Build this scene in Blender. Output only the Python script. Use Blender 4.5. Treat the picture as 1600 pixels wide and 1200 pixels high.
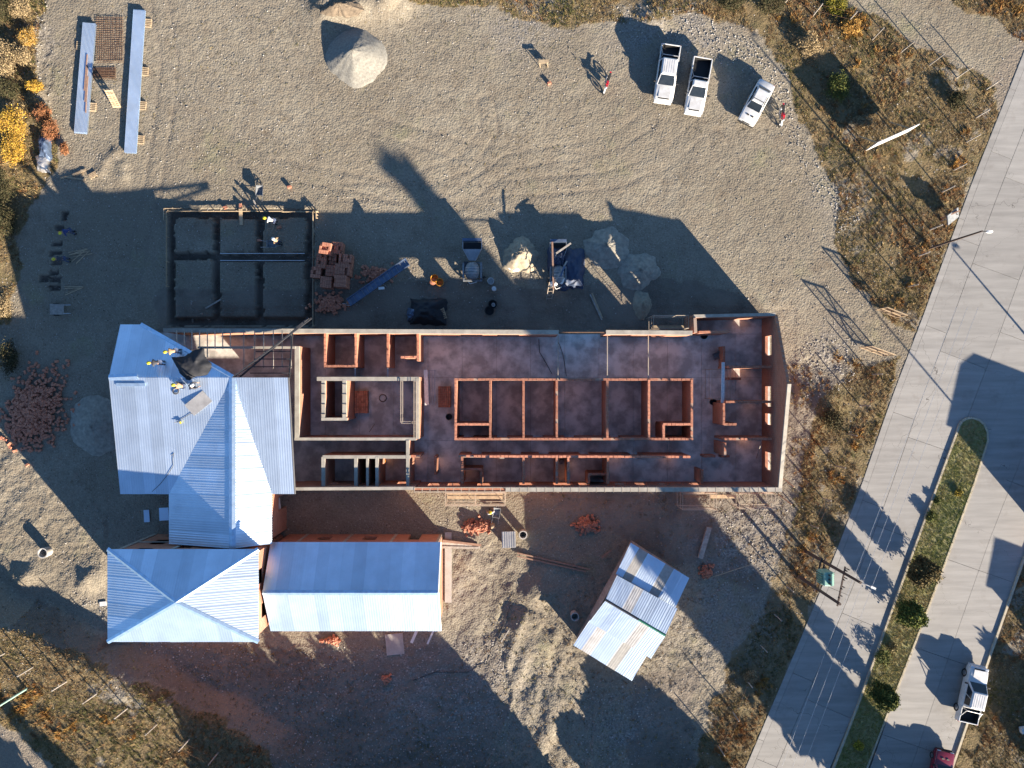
import bpy, bmesh, math, random
import numpy as np
from mathutils import Vector, Matrix
for o in list(bpy.data.objects): bpy.data.objects.remove(o)
R = math.radians
random.seed(7); rng = np.random.default_rng(11)
SC = bpy.context.scene; C = SC.collection
# ---------------- camera, sky, sun, exposure ----------------
CAMH, S = 64.0, 17.3                       # drone height in metres, photo pixels per metre on the ground
cd = bpy.data.cameras.new('camera'); cam = bpy.data.objects.new('camera', cd); C.objects.link(cam)
cam.location = (0, 0, CAMH); cam.rotation_euler = (0, 0, 0)
cd.sensor_width = 36; cd.lens = 36 * S * CAMH / 1600; cd.clip_end = 3000
SC.camera = cam
SUN_EL = R(16.0); SUN_AZ = math.atan2(.645, -.764)      # from +Y towards +X
world = bpy.data.worlds.new('World'); SC.world = world; world.use_nodes = True
wn = world.node_tree.nodes; bg = wn['Background']
sky = wn.new('ShaderNodeTexSky'); sky.sky_type = 'NISHITA'; sky.sun_disc = False
sky.sun_elevation = SUN_EL; sky.sun_rotation = SUN_AZ; sky.altitude = 300; sky.air_density = 1.0; sky.dust_density = .4; sky.ozone_density = 5
world.node_tree.links.new(sky.outputs[0], bg.inputs[0]); bg.inputs[1].default_value = .058
sd = bpy.data.lights.new('sun', 'SUN'); sun = bpy.data.objects.new('sun', sd); C.objects.link(sun)
sd.energy = 5.0; sd.angle = R(.5); sd.color = (1, .87, .70)
sv = Vector((math.sin(SUN_AZ) * math.cos(SUN_EL), math.cos(SUN_AZ) * math.cos(SUN_EL), math.sin(SUN_EL)))
sun.rotation_euler = (-sv).to_track_quat('-Z', 'Y').to_euler()
SC.view_settings.view_transform = 'Standard'; SC.view_settings.look = 'None'
SC.view_settings.exposure = 2.05; SC.view_settings.gamma = 1

# ---------------- helpers ----------------
def W(px, py, z=0.0):                      # a point measured in the photograph, at its real height
    k = (CAMH - z) / CAMH / S
    return Vector(((px - 800) * k, (600 - py) * k, z))
def tag(o, label=None, cat=None, group=None, kind=None):
    if label: o['label'] = label
    if cat: o['category'] = cat
    if group: o['group'] = group
    if kind: o['kind'] = kind
    return o
def empty(name, loc, rz=0, label=None, cat=None, group=None):
    o = bpy.data.objects.new(name, None); C.objects.link(o); o.location = loc; o.rotation_euler = (0, 0, rz)
    return tag(o, label, cat, group)
def link(name, me, parent=None):
    o = bpy.data.objects.new(name, me); C.objects.link(o)
    if parent: o.parent = parent
    return o
def copy_tree(o, parent=None):
    c = o.copy(); C.objects.link(c); c.parent = parent
    for ch in list(o.children): copy_tree(ch, c)
    return c
class MB:
    def __init__(s): s.v = []; s.f = []
    def add(s, vs, fs):
        b = len(s.v); s.v += [tuple(v) for v in vs]; s.f += [tuple(i + b for i in f) for f in fs]; return s
    def box(s, c, d, rz=0, ry=0, rx=0):
        m = Matrix.Translation(Vector(c)) @ Matrix.Rotation(rz, 4, 'Z') @ Matrix.Rotation(ry, 4, 'Y') @ Matrix.Rotation(rx, 4, 'X')
        x, y, z = d[0] / 2, d[1] / 2, d[2] / 2
        vs = [m @ Vector(p) for p in ((-x,-y,-z),(x,-y,-z),(x,y,-z),(-x,y,-z),(-x,-y,z),(x,-y,z),(x,y,z),(-x,y,z))]
        return s.add(vs, [(3,2,1,0),(4,5,6,7),(0,1,5,4),(1,2,6,5),(2,3,7,6),(3,0,4,7)])
    def beam(s, a, b, w, h):               # square bar between two points, w sideways, h upwards
        a, b = Vector(a), Vector(b); d = b - a; L = d.length; d.normalize()
        up = Vector((0,0,1)) if abs(d.z) < .95 else Vector((1,0,0))
        sd_ = d.cross(up).normalized() * w / 2; u = sd_.cross(d).normalized() * h / 2
        vs = [a-sd_-u, a+sd_-u, a+sd_+u, a-sd_+u, b-sd_-u, b+sd_-u, b+sd_+u, b-sd_+u]
        return s.add(vs, [(0,1,2,3),(7,6,5,4),(0,4,5,1),(1,5,6,2),(2,6,7,3),(3,7,4,0)])
    def tube(s, a, b, r, r2=None, n=6, cap=True):
        a, b = Vector(a), Vector(b); d = (b - a).normalized(); r2 = r if r2 is None else r2
        up = Vector((0,0,1)) if abs(d.z) < .95 else Vector((1,0,0))
        x = d.cross(up).normalized(); y = d.cross(x)
        vs = [p + (x*math.cos(t)+y*math.sin(t))*rr for p, rr in ((a,r),(b,r2)) for t in [2*math.pi*i/n for i in range(n)]]
        fs = [(i,(i+1)%n,n+(i+1)%n,n+i) for i in range(n)]
        if cap: fs += [tuple(range(n))[::-1], tuple(range(n,2*n))]
        return s.add(vs, fs)
    def path(s, pts, r, n=5):
        for a, b in zip(pts, pts[1:]): s.tube(a, b, r, n=n)
        return s
    def prism(s, poly, z0, z1):
        n = len(poly); vs = [(p[0],p[1],z0) for p in poly] + [(p[0],p[1],z1) for p in poly]
        return s.add(vs, [tuple(range(n))[::-1], tuple(range(n,2*n))] + [(i,(i+1)%n,n+(i+1)%n,n+i) for i in range(n)])
    def torus(s, c, rad, r, axis='Y', n=16, m=6):
        vs, fs = [], []
        for i in range(n):
            t = 2*math.pi*i/n
            for j in range(m):
                q = 2*math.pi*j/m; k = rad + r*math.cos(q); p = (k*math.cos(t), r*math.sin(q), k*math.sin(t))
                if axis == 'Z': p = (p[0], p[2], p[1])
                vs.append(Vector(c) + Vector(p))
        for i in range(n):
            for j in range(m): fs.append((i*m+j, i*m+(j+1)%m, ((i+1)%n)*m+(j+1)%m, ((i+1)%n)*m+j))
        return s.add(vs, fs)
    def loft(s, loops, caps=True):
        n = len(loops[0]); b = []
        for l in loops: b += list(l)
        fs = [(k*n+i, k*n+(i+1)%n, (k+1)*n+(i+1)%n, (k+1)*n+i) for k in range(len(loops)-1) for i in range(n)]
        if caps: fs += [tuple(range(n))[::-1], tuple(range(len(b)-n, len(b)))]
        return s.add(b, fs)
    def build(s, name, mat, parent=None, smooth=False, local=None, bevel=0):
        if local is not None: s.v = [tuple(Vector(v) - Vector(local)) for v in s.v]
        me = bpy.data.meshes.new(name); me.from_pydata(s.v, [], s.f); me.update()
        bm = bmesh.new(); bm.from_mesh(me); bmesh.ops.recalc_face_normals(bm, faces=bm.faces); bm.to_mesh(me); bm.free()
        if mat: me.materials.append(mat)
        if smooth:
            me.polygons.foreach_set('use_smooth', [True]*len(me.polygons))
            try: me.set_sharp_from_angle(angle=R(40))
            except Exception: pass
        o = link(name, me, parent)
        if local is not None and parent is None: o.location = local
        if bevel:
            b = o.modifiers.new('bevel', 'BEVEL'); b.width = bevel; b.segments = 2; b.limit_method = 'ANGLE'
        return o
def fast_mesh(name, v, f, mat, parent=None, tint=None, smooth=False):
    v = np.asarray(v, np.float32); f = np.asarray(f, np.int32); k = f.shape[1]
    me = bpy.data.meshes.new(name); me.vertices.add(len(v)); me.vertices.foreach_set('co', v.ravel())
    me.loops.add(f.size); me.loops.foreach_set('vertex_index', f.ravel()); me.polygons.add(len(f))
    me.polygons.foreach_set('loop_start', np.arange(0, f.size, k, dtype=np.int32))
    me.polygons.foreach_set('use_smooth', np.full(len(f), smooth))
    me.update(calc_edges=True); me.validate()
    if tint is not None:
        a = me.attributes.new('tint', 'FLOAT_COLOR', 'POINT'); a.data.foreach_set('color', np.asarray(tint, np.float32).ravel())
    if mat: me.materials.append(mat)
    return link(name, me, parent)
def lattice(seed):
    t = np.random.default_rng(seed).random((256, 256)).astype(np.float32)
    def f(x, y):
        x = np.asarray(x, float); y = np.asarray(y, float)
        xi = np.floor(x).astype(int); yi = np.floor(y).astype(int); a = x - xi; b = y - yi
        a = a*a*(3-2*a); b = b*b*(3-2*b); X0, X1, Y0, Y1 = xi & 255, (xi+1) & 255, yi & 255, (yi+1) & 255
        return (t[X0,Y0]*(1-a)+t[X1,Y0]*a)*(1-b) + (t[X0,Y1]*(1-a)+t[X1,Y1]*a)*b
    return f
N1, N2, N3 = lattice(1), lattice(2), lattice(3)
def fbm(x, y, f=1.0, o=4, n=N1):
    s = 0; a = .5; t = 0
    for i in range(o): s = s + a*n(x*f+17*i, y*f+31*i); t += a; a *= .55; f *= 2.03
    return s / t
def inpoly(px, py, poly):
    r = np.zeros(np.shape(px), bool); n = len(poly)
    for i in range(n):
        x0, y0 = poly[i]; x1, y1 = poly[(i+1) % n]
        if y0 == y1: continue
        r ^= ((y0 > py) != (y1 > py)) & (px < (x1-x0)*(py-y0)/(y1-y0)+x0)
    return r
def sstep(a, b, x):
    t = np.clip((x-a)/(b-a), 0, 1); return t*t*(3-2*t)

# ---------------- materials ----------------
def nodes(name):
    m = bpy.data.materials.new(name); m.use_nodes = True; nt = m.node_tree; return m, nt, nt.nodes, nt.links, nt.nodes['Principled BSDF']
def mixc(nt, fac, a, b, blend='MIX'):
    x = nt.nodes.new('ShaderNodeMix'); x.data_type = 'RGBA'; x.blend_type = blend
    for i, v in ((0, fac), (6, a), (7, b)):
        if hasattr(v, 'links'): nt.links.new(v, x.inputs[i])
        else: x.inputs[i].default_value = v if i == 0 else (*v, 1)
    return x.outputs[2]
def ramp(nt, src, a, b):
    r = nt.nodes.new('ShaderNodeMapRange'); r.inputs[1].default_value = a; r.inputs[2].default_value = b; nt.links.new(src, r.inputs[0]); return r.outputs[0]
def noise(nt, scale, detail=4, rough=.6, coord=None):
    n = nt.nodes.new('ShaderNodeTexNoise'); n.inputs['Scale'].default_value = scale; n.inputs['Detail'].default_value = detail; n.inputs['Roughness'].default_value = rough
    if coord is not None: nt.links.new(coord, n.inputs['Vector'])
    return n.outputs[0]
def pos(nt): return nt.nodes.new('ShaderNodeNewGeometry').outputs['Position']
def bumpn(nt, src, bs, strength, dist):
    b = nt.nodes.new('ShaderNodeBump'); b.inputs['Strength'].default_value = strength; b.inputs['Distance'].default_value = dist
    nt.links.new(src, b.inputs['Height']); nt.links.new(b.outputs[0], bs.inputs['Normal'])
def M(name, col, rough=.8, metal=0, col2=None, scale=2.5, bump=0, bscale=25, rnd=0, coat=0, lo=.35, hi=.65):
    m, nt, n, l, bs = nodes(name); p = pos(nt)
    c2 = col2 or tuple(c*.78 for c in col)
    c = mixc(nt, ramp(nt, noise(nt, scale, 5, .6, p), lo, hi), col, c2)
    if rnd:
        oi = n.new('ShaderNodeObjectInfo'); v = n.new('ShaderNodeHueSaturation')
        mr = n.new('ShaderNodeMapRange'); mr.inputs[3].default_value = 1-rnd; mr.inputs[4].default_value = 1+rnd
        l.new(oi.outputs['Random'], mr.inputs[0]); l.new(mr.outputs[0], v.inputs['Value']); l.new(c, v.inputs['Color']); c = v.outputs[0]
    l.new(c, bs.inputs['Base Color']); bs.inputs['Roughness'].default_value = rough; bs.inputs['Metallic'].default_value = metal
    if coat: bs.inputs['Coat Weight'].default_value = coat; bs.inputs['Coat Roughness'].default_value = .08
    if bump: bumpn(nt, noise(nt, bscale, 4, .6, p), bs, bump, .02)
    return m
def tintmat(name, rough=.85, trans=.0):
    m, nt, n, l, bs = nodes(name); a = n.new('ShaderNodeAttribute'); a.attribute_name = 'tint'
    l.new(a.outputs['Color'], bs.inputs['Base Color']); bs.inputs['Roughness'].default_value = rough
    bs.inputs['Specular IOR Level'].default_value = .2
    return m
def brickmat(name, c1, c2, mortar, sc=1.0):
    m, nt, n, l, bs = nodes(name); p = pos(nt)
    sp = n.new('ShaderNodeSeparateXYZ'); l.new(p, sp.inputs[0]); ad = n.new('ShaderNodeMath'); l.new(sp.outputs[0], ad.inputs[0]); l.new(sp.outputs[1], ad.inputs[1])
    cb = n.new('ShaderNodeCombineXYZ'); l.new(ad.outputs[0], cb.inputs[0]); l.new(sp.outputs[2], cb.inputs[1])
    b = n.new('ShaderNodeTexBrick'); l.new(cb.outputs[0], b.inputs['Vector']); b.inputs['Scale'].default_value = sc
    b.inputs['Brick Width'].default_value = .33; b.inputs['Row Height'].default_value = .19; b.inputs['Mortar Size'].default_value = .014
    b.inputs['Color1'].default_value = (*c1, 1); b.inputs['Color2'].default_value = (*c2, 1); b.inputs['Mortar'].default_value = (*mortar, 1)
    c = mixc(nt, ramp(nt, noise(nt, 1.3, 5, .65, p), .5, .75), b.outputs['Color'], (c1[0]*.7, c1[1]*.75, c1[2]*.8))
    l.new(c, bs.inputs['Base Color']); bs.inputs['Roughness'].default_value = .9
    bumpn(nt, b.outputs['Fac'], bs, -.5, .01); return m
mt = {}
mt['brick'] = brickmat('hollow clay brick', (.42,.175,.10), (.33,.13,.075), (.31,.23,.18))
mt['clay'] = M('loose clay brick', (.45,.19,.115), .9, 0, (.30,.12,.075), 5, .3, 40, .25)
mt['beam'] = M('cast concrete beam', (.36,.33,.28), .9, 0, (.26,.235,.20), 1.5, .3)
mt['floor'] = M('concrete floor screed', (.60,.585,.55), .75, 0, (.33,.32,.30), .8, .15, 8, 0, 0, .40, .60)
mt['conc'] = M('concrete', (.40,.38,.35), .9, 0, (.31,.295,.27), 1.2, .25)
mt['kerb'] = M('concrete kerb', (.44,.38,.27), .9, 0, (.34,.30,.23), 2, .3)
mt['zinc'] = M('galvanised corrugated sheet', (.67,.78,.90), .40, .80, (.53,.62,.72), .55, 0, 25, .13, 0, .3, .75)
mt['zincold'] = M('weathered galvanised sheet', (.55,.53,.50), .5, .8, (.40,.38,.36), 1.5, 0, 25, .12)
mt['fibre'] = M('grey fibre sheet', (.40,.38,.35), .7, .1, (.30,.29,.27), 3, 0, 25, .1)
mt['cap'] = M('ridge flashing', (.58,.75,.92), .36, .8)
mt['wood'] = M('raw timber', (.42,.32,.20), .85, 0, (.30,.22,.14), 4, .3, 40, .2)
mt['woodgrey'] = M('weathered timber', (.36,.33,.29), .9, 0, (.24,.21,.18), 4, .3, 40, .2)
mt['woodred'] = M('reddish timber', (.30,.18,.12), .9, 0, (.2,.12,.09), 4, .2)
mt['steel'] = M('painted dark steel', (.05,.05,.055), .55, .3)
mt['galv'] = M('galvanised tube', (.45,.45,.46), .5, .8)
mt['rebar'] = M('rusty rebar', (.20,.11,.065), .85, .3, (.14,.08,.05))
mt['rebarpale'] = M('pale tie wire and rebar', (.40,.33,.26), .8, .2)
mt['blackplastic'] = M('black plastic tarp', (.010,.011,.014), .75, 0, (.02,.021,.026), 2, .6, 4)
mt['bluetarp'] = M('dark blue tarp', (.03,.05,.10), .6, 0, (.02,.035,.07), 2, .6, 4)
mt['tubblack'] = M('black rubber', (.02,.02,.02), .7)
mt['orange'] = M('orange plastic', (.65,.27,.03), .5)
mt['yellow'] = M('yellow plastic helmet', (.58,.48,.02), .4)
mt['white'] = M('white paint', (.66,.66,.65), .5)
mt['sack'] = M('white sack', (.62,.62,.60), .8, 0, (.48,.48,.47), 5, .3)
mt['carwhite'] = M('white car paint', (.58,.585,.59), .3, 0, (.47,.465,.45), 2.2, 0, 25, 0, .8)
mt['carred'] = M('dark red car paint', (.16,.008,.02), .25, 0, (.13,.007,.018), 1, 0, 25, 0, .9)
mt['glass'] = M('car glass', (.012,.016,.02), .06, 0, (.02,.025,.03))
mt['rubber'] = M('tyre rubber', (.022,.022,.023), .85)
mt['rim'] = M('wheel rim', (.45,.45,.46), .4, .9)
mt['liner'] = M('black bed liner', (.012,.012,.013), .7)
mt['lamp'] = M('headlight lens', (.65,.68,.70), .12, .3)
mt['tail'] = M('red tail lamp', (.4,.02,.015), .25)
mt['motored'] = M('red motorcycle plastic', (.55,.02,.03), .3, 0, (.5,.02,.03), 1, 0, 25, 0, .6)
mt['machine'] = M('dusty grey machine paint', (.26,.27,.28), .6, .4, (.15,.16,.17), 4, .2)
mt['belt'] = M('blue grey conveyor steel', (.12,.17,.26), .5, .5, (.08,.11,.17), 3)
mt['sand'] = M('pale sand', (.34,.29,.21), .95, 0, (.24,.20,.145), 3, .8, 14)
mt['sandgrey'] = M('grey crushed gravel', (.24,.23,.20), .95, 0, (.16,.15,.13), 6, 1, 18)
mt['sanddamp'] = M('damp sand', (.32,.295,.24), .95, 0, (.21,.19,.155), 3, .6, 14)
mt['soil'] = M('brown soil', (.17,.13,.09), .95, 0, (.11,.085,.06), 3, .8, 14)
mt['stone'] = M('field stone', (.34,.32,.29), .9, 0, (.22,.2,.18), 3, .3, 20, .3)
mt['skin'] = M('skin', (.40,.23,.16), .6)
mt['denim'] = M('blue work trousers', (.05,.07,.13), .9)
mt['bark'] = M('bark', (.12,.09,.065), .95, 0, (.07,.05,.04), 6, .5)
mt['leaf'] = tintmat('leaves'); mt['grass'] = tintmat('grass blades')
mt['green'] = M('transformer green paint', (.22,.42,.34), .5)
mt['pole'] = M('creosoted pole', (.075,.05,.04), .9, 0, (.05,.035,.03), 5)
mt['chalk'] = M('white string line', (.6,.62,.65), .8)
mt['greenpole'] = M('pale green pole', (.35,.55,.45), .6)

# ---------------- ground ----------------
VEG = [
 [(1060,0),(1120,28),(1190,62),(1232,130),(1262,230),(1312,300),(1300,370),(1330,430),(1385,500),(1430,520),(1480,392),(1520,282),(1560,180),(1545,128),(1330,12),(1300,0)],
 [(1405,560),(1340,575),(1290,610),(1262,700),(1240,790),(1215,870),(1200,940),(1135,1050),(1080,1200),(1170,1205),(1250,1002),(1300,880),(1345,760),(1392,625)],
 [(600,-40),(620,0),(700,8),(780,18),(800,32),(900,42),(960,40),(1060,22),(1120,28),(1300,0),(1300,-40)],
 [(-40,-40),(66,-40),(60,120),(75,170),(92,250),(40,330),(30,430),(8,500),(-40,520)],
 [(-40,960),(60,965),(150,1010),(250,1058),(330,1100),(420,1160),(450,1240),(130,1240),(128,1190),(60,1130),(0,1088),(-40,1070)],
 [(1600,865),(1546,1022),(1500,1150),(1470,1240),(1700,1240),(1700,865)],
 [(1470,-40),(1480,0),(1600,58),(1700,90),(1700,-40)],
]
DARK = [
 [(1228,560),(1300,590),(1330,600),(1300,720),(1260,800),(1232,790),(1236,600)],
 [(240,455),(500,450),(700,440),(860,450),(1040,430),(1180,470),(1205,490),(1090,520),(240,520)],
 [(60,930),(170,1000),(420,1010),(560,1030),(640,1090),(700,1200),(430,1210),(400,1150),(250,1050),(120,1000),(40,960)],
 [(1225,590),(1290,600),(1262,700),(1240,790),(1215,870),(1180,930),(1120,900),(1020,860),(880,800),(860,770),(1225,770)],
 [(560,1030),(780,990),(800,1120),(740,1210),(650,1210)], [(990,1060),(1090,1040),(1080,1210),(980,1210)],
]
DIRTROAD = [[(1325,-20),(1480,0),(1600,55),(1700,100),(1700,-200),(1400,-200)], [(1545,128),(1600,55),(1620,90),(1565,175)], [(-60,1080),(0,1092),(60,1135),(125,1205),(125,1400),(-60,1400)]]
TR = [(262,328,272,508),(333,328,343,508),(400,328,411,508),(478,328,490,508),(262,328,490,340),(262,394,343,405),(343,396,490,408),(262,497,490,508)]
PITS = [(93,356,14,8),(88,381,16,7),(86,395,18,8),(88,410,15,8),(84,426,15,6),(68,435,12,11),(85,437,18,10),(85,450,17,8),(100,338,10,12)]
MOUND = [(520,4,26,1.3),(560,12,26,.7),(610,-4,30,.9),(1285,632,22,.45),(1255,612,18,.3),(838,925,22,.55),(812,975,20,.5),(845,1010,22,.4),(1020,28,20,.35),
         (60,150,12,.5),(1290,930,26,.3),(40,905,20,.5),(140,905,18,.45),(1160,1000,20,.3),(180,240,9,.16),(165,252,9,.14),(158,268,9,.12),(190,258,9,.13),(193,275,9,.12)]
FLAT = [(165,480,700,1010),(440,480,1245,775)]
ROADL = [(1680,-130),(1637,-20),(1598,86),(1560,182),(1520,282),(1480,390),(1440,500),(1393,622),(1346,758),(1300,879),(1250,1000),(1200,1117),(1165,1200),(1110,1330),(1060,1450)]
MEDL = [(1498,664),(1470,740),(1430,850),(1390,960),(1340,1100),(1301,1200),(1250,1330)]
MEDR = [(1542,688),(1522,752),(1475,880),(1430,1000),(1393,1095),(1353,1200),(1303,1330)]
RIGHTK = [(1690,640),(1648,745),(1600,868),(1546,1022),(1503,1150),(1486,1200),(1440,1330)]
TRACKS = [[(1010,185),(960,220),(880,240),(800,250),(740,290),(690,330)],[(1090,200),(1040,250),(960,280),(850,290),(700,300),(520,300)],[(1165,210),(1200,270),(1230,340),(1290,430),(1370,520),(1420,545)],[(1120,215),(1160,300),(1240,420),(1330,510),(1400,540)],[(150,10),(260,120),(330,200),(420,260),(620,300)],[(420,20),(470,120),(560,190),(700,230),(900,250)],[(760,160),(765,200),(730,250),(660,280)],[(250,0),(262,100),(255,200),(240,290),(215,400),(190,480)],[(870,1240),(862,1100),(840,1000),(790,900),(720,870)],[(905,1240),(900,1120),(880,1020),(850,950)]]
def track_field(px, py):
    f = np.zeros(px.shape)
    for k, t in enumerate(TRACKS):
        best = np.full(px.shape, 1e9)
        for (ax, ay), (bx, by) in zip(t, t[1:]):
            dx, dy = bx-ax, by-ay; u = np.clip(((px-ax)*dx+(py-ay)*dy)/(dx*dx+dy*dy), 0, 1); best = np.minimum(best, np.hypot(px-ax-u*dx, py-ay-u*dy))
        f = np.maximum(f, np.exp(-((best-13)/3.2)**2)*(.5+.5*np.sin(k*2.1+px*.01)**2))
    return f
ROUGH = [[(560,870),(640,1000),(430,1010),(170,1005),(120,1040),(420,1200),(1080,1200),(1200,940),(1230,780),(870,780),(700,880)],[(0,660),(60,660),(160,800),(165,1000),(0,960)],[(1235,540),(1330,560),(1250,760),(1228,760)],[(-20,-20),(70,-20),(90,260),(0,500)]]
def bankline(px, py):                       # signed metres to the lower left of the bank's toe
    ax, ay, bx, by = 0, 945, 430, 1165; L = math.hypot(bx-ax, by-ay)
    return ((by-ay)*-(px-ax) + (bx-ax)*(py-ay)) / L / S
def height(X, Y, fine=True):
    X = np.asarray(X, float); Y = np.asarray(Y, float); px = X*S+800; py = 600-Y*S
    h = .10*(fbm(X, Y, .12, 3)-.5) + .05*(fbm(X, Y, .8, 3, N2)-.5)
    b = (1.9+.5*(1-sstep(150,330,px)))*sstep(-2.6, .3, bankline(px, py)+1.2*(fbm(X, Y, .25, 2, N3)-.5)) * (1-sstep(360, 560, px)); h = h + b
    for (mx, my, r, mh) in MOUND: h = h + mh*np.exp(-((px-mx)**2+(py-my)**2)/(r*r)) * (1+.5*(fbm(X, Y, 1.2, 3, N2)-.5))
    rut = inpoly(px, py, [(770,930),(900,985),(930,1080),(920,1260),(740,1260),(800,1090)])
    h = h + rut*.2*(fbm((px+.35*(py-900))/24, py/260, 1, 2, N3)-.45)*2.2
    v = np.zeros_like(X)
    for q in VEG: v = np.maximum(v, inpoly(px, py, q))
    h = h + v*.12*(fbm(X, Y, 1.1, 3, N3)-.42)
    rg = np.zeros_like(X)
    for q in ROUGH: rg = np.maximum(rg, inpoly(px+20*(N1(X*.6, Y*.6)-.5), py+20*(N2(X*.6, Y*.6)-.5), q))
    h = h + rg*(.26*(fbm(X, Y, .55, 4, N3)-.5)+.10*(fbm(X, Y, 1.9, 3, N1)-.5))
    if fine: h = h + rg*.07*(N1(X*41.3, Y*37.7)-.5)
    if fine: h = h - .035*track_field(px+8*(N1(X*.3, Y*.3)-.5), py+8*(N2(X*.3, Y*.3)-.5))
    jx = px+3*(N1(X*3, Y*3)-.5); jy = py+3*(N2(X*3, Y*3)-.5)
    for (a, c, d, e) in TR: h = np.where((jx > a) & (jx < d) & (jy > c) & (jy < e), -.85, h)
    for (cx, cy, w, t) in PITS: h = np.where((abs(jx-cx) < w/2) & (abs(jy-cy) < t/2), -.4, h)
    fl = np.zeros(X.shape, bool)
    for (a, c, d, e) in FLAT: fl |= (px > a) & (px < d) & (py > c) & (py < e)
    h = np.where(fl & (h > -.3), np.minimum(h, .03)*.5-.03, h)
    rx = np.interp(py, [p[1] for p in ROADL], [p[0] for p in ROADL]); d = (px-rx)*.93/S
    k = sstep(-1.6, -.2, d); h = h*(1-k) + .0*k - .16*(d > .2)
    k2 = sstep(11, 12.5, d)*(py > 860); h = np.where(d > 11, np.where(px > np.interp(py, [p[1] for p in RIGHTK], [p[0] for p in RIGHTK])+3, .06*(fbm(X, Y, 1.1, 3)-.2), h), h)
    if fine: h = h + .02*(N1(X*2.9, Y*2.9)-.5) + .038*(N2(X*97.3+3, Y*89.1+7)-.5) + .012*(N3(X*6.4, Y*6.4)-.5)
    return h
def H(px, py):
    z = 0.0
    for _ in range(4):
        p = W(px, py, z); z = float(height(np.array([p.x]), np.array([p.y]), False)[0])
    return z
def G(px, py, dz=0.0):
    z = H(px, py); p = W(px, py, z); return Vector((p.x, p.y, z+dz))
def axis_coords(half, step, far):
    c = list(np.arange(0, half+step, step)); s = step
    while c[-1] < far: s *= 1.28; c.append(c[-1]+s)
    c = np.array(c); return np.concatenate([-c[:0:-1], c])
gx = axis_coords(48.5, .155, 900); gy = axis_coords(37, .155, 900)
XX, YY = np.meshgrid(gx, gy); ZZ = height(XX, YY)
nx, ny = len(gx), len(gy); ii = np.arange(nx*ny).reshape(ny, nx)
quads = np.stack([ii[:-1,:-1].ravel(), ii[:-1,1:].ravel(), ii[1:,1:].ravel(), ii[1:,:-1].ravel()], 1)
PX = XX*S+800 + 34*(fbm(XX, YY, .55, 4, N2)-.5); PY = 600-YY*S + 34*(fbm(XX, YY, .55, 4, N3)-.5)
def mask(polys):
    m = np.zeros(XX.shape, bool)
    for q in polys: m |= inpoly(PX, PY, q)
    return m.astype(np.float32)
rocky = np.zeros(XX.shape, np.float32)
for (cx, cy, r) in [(1330,310,50),(1300,545,35),(1010,40,60),(60,60,30),(720,1090,110),(1150,850,90),(980,1130,60),(1080,60,50),(820,30,60),(680,900,70),(660,1080,120),(250,960,90),(1120,960,90)]:
    rocky = np.maximum(rocky, np.exp(-((PX-cx)**2+(PY-cy)**2)/(r*r)))
tf = track_field(XX*S+800+8*(N1(XX*.3, YY*.3)-.5), 600-YY*S+8*(N2(XX*.3, YY*.3)-.5))
zone = np.stack([mask(VEG)*(fbm(XX, YY, .33, 3, N1) < .72), np.maximum(np.maximum(mask(DARK)*.75, ZZ < -.3), tf*.26), mask(DIRTROAD), rocky], -1).reshape(-1, 4)
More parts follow.
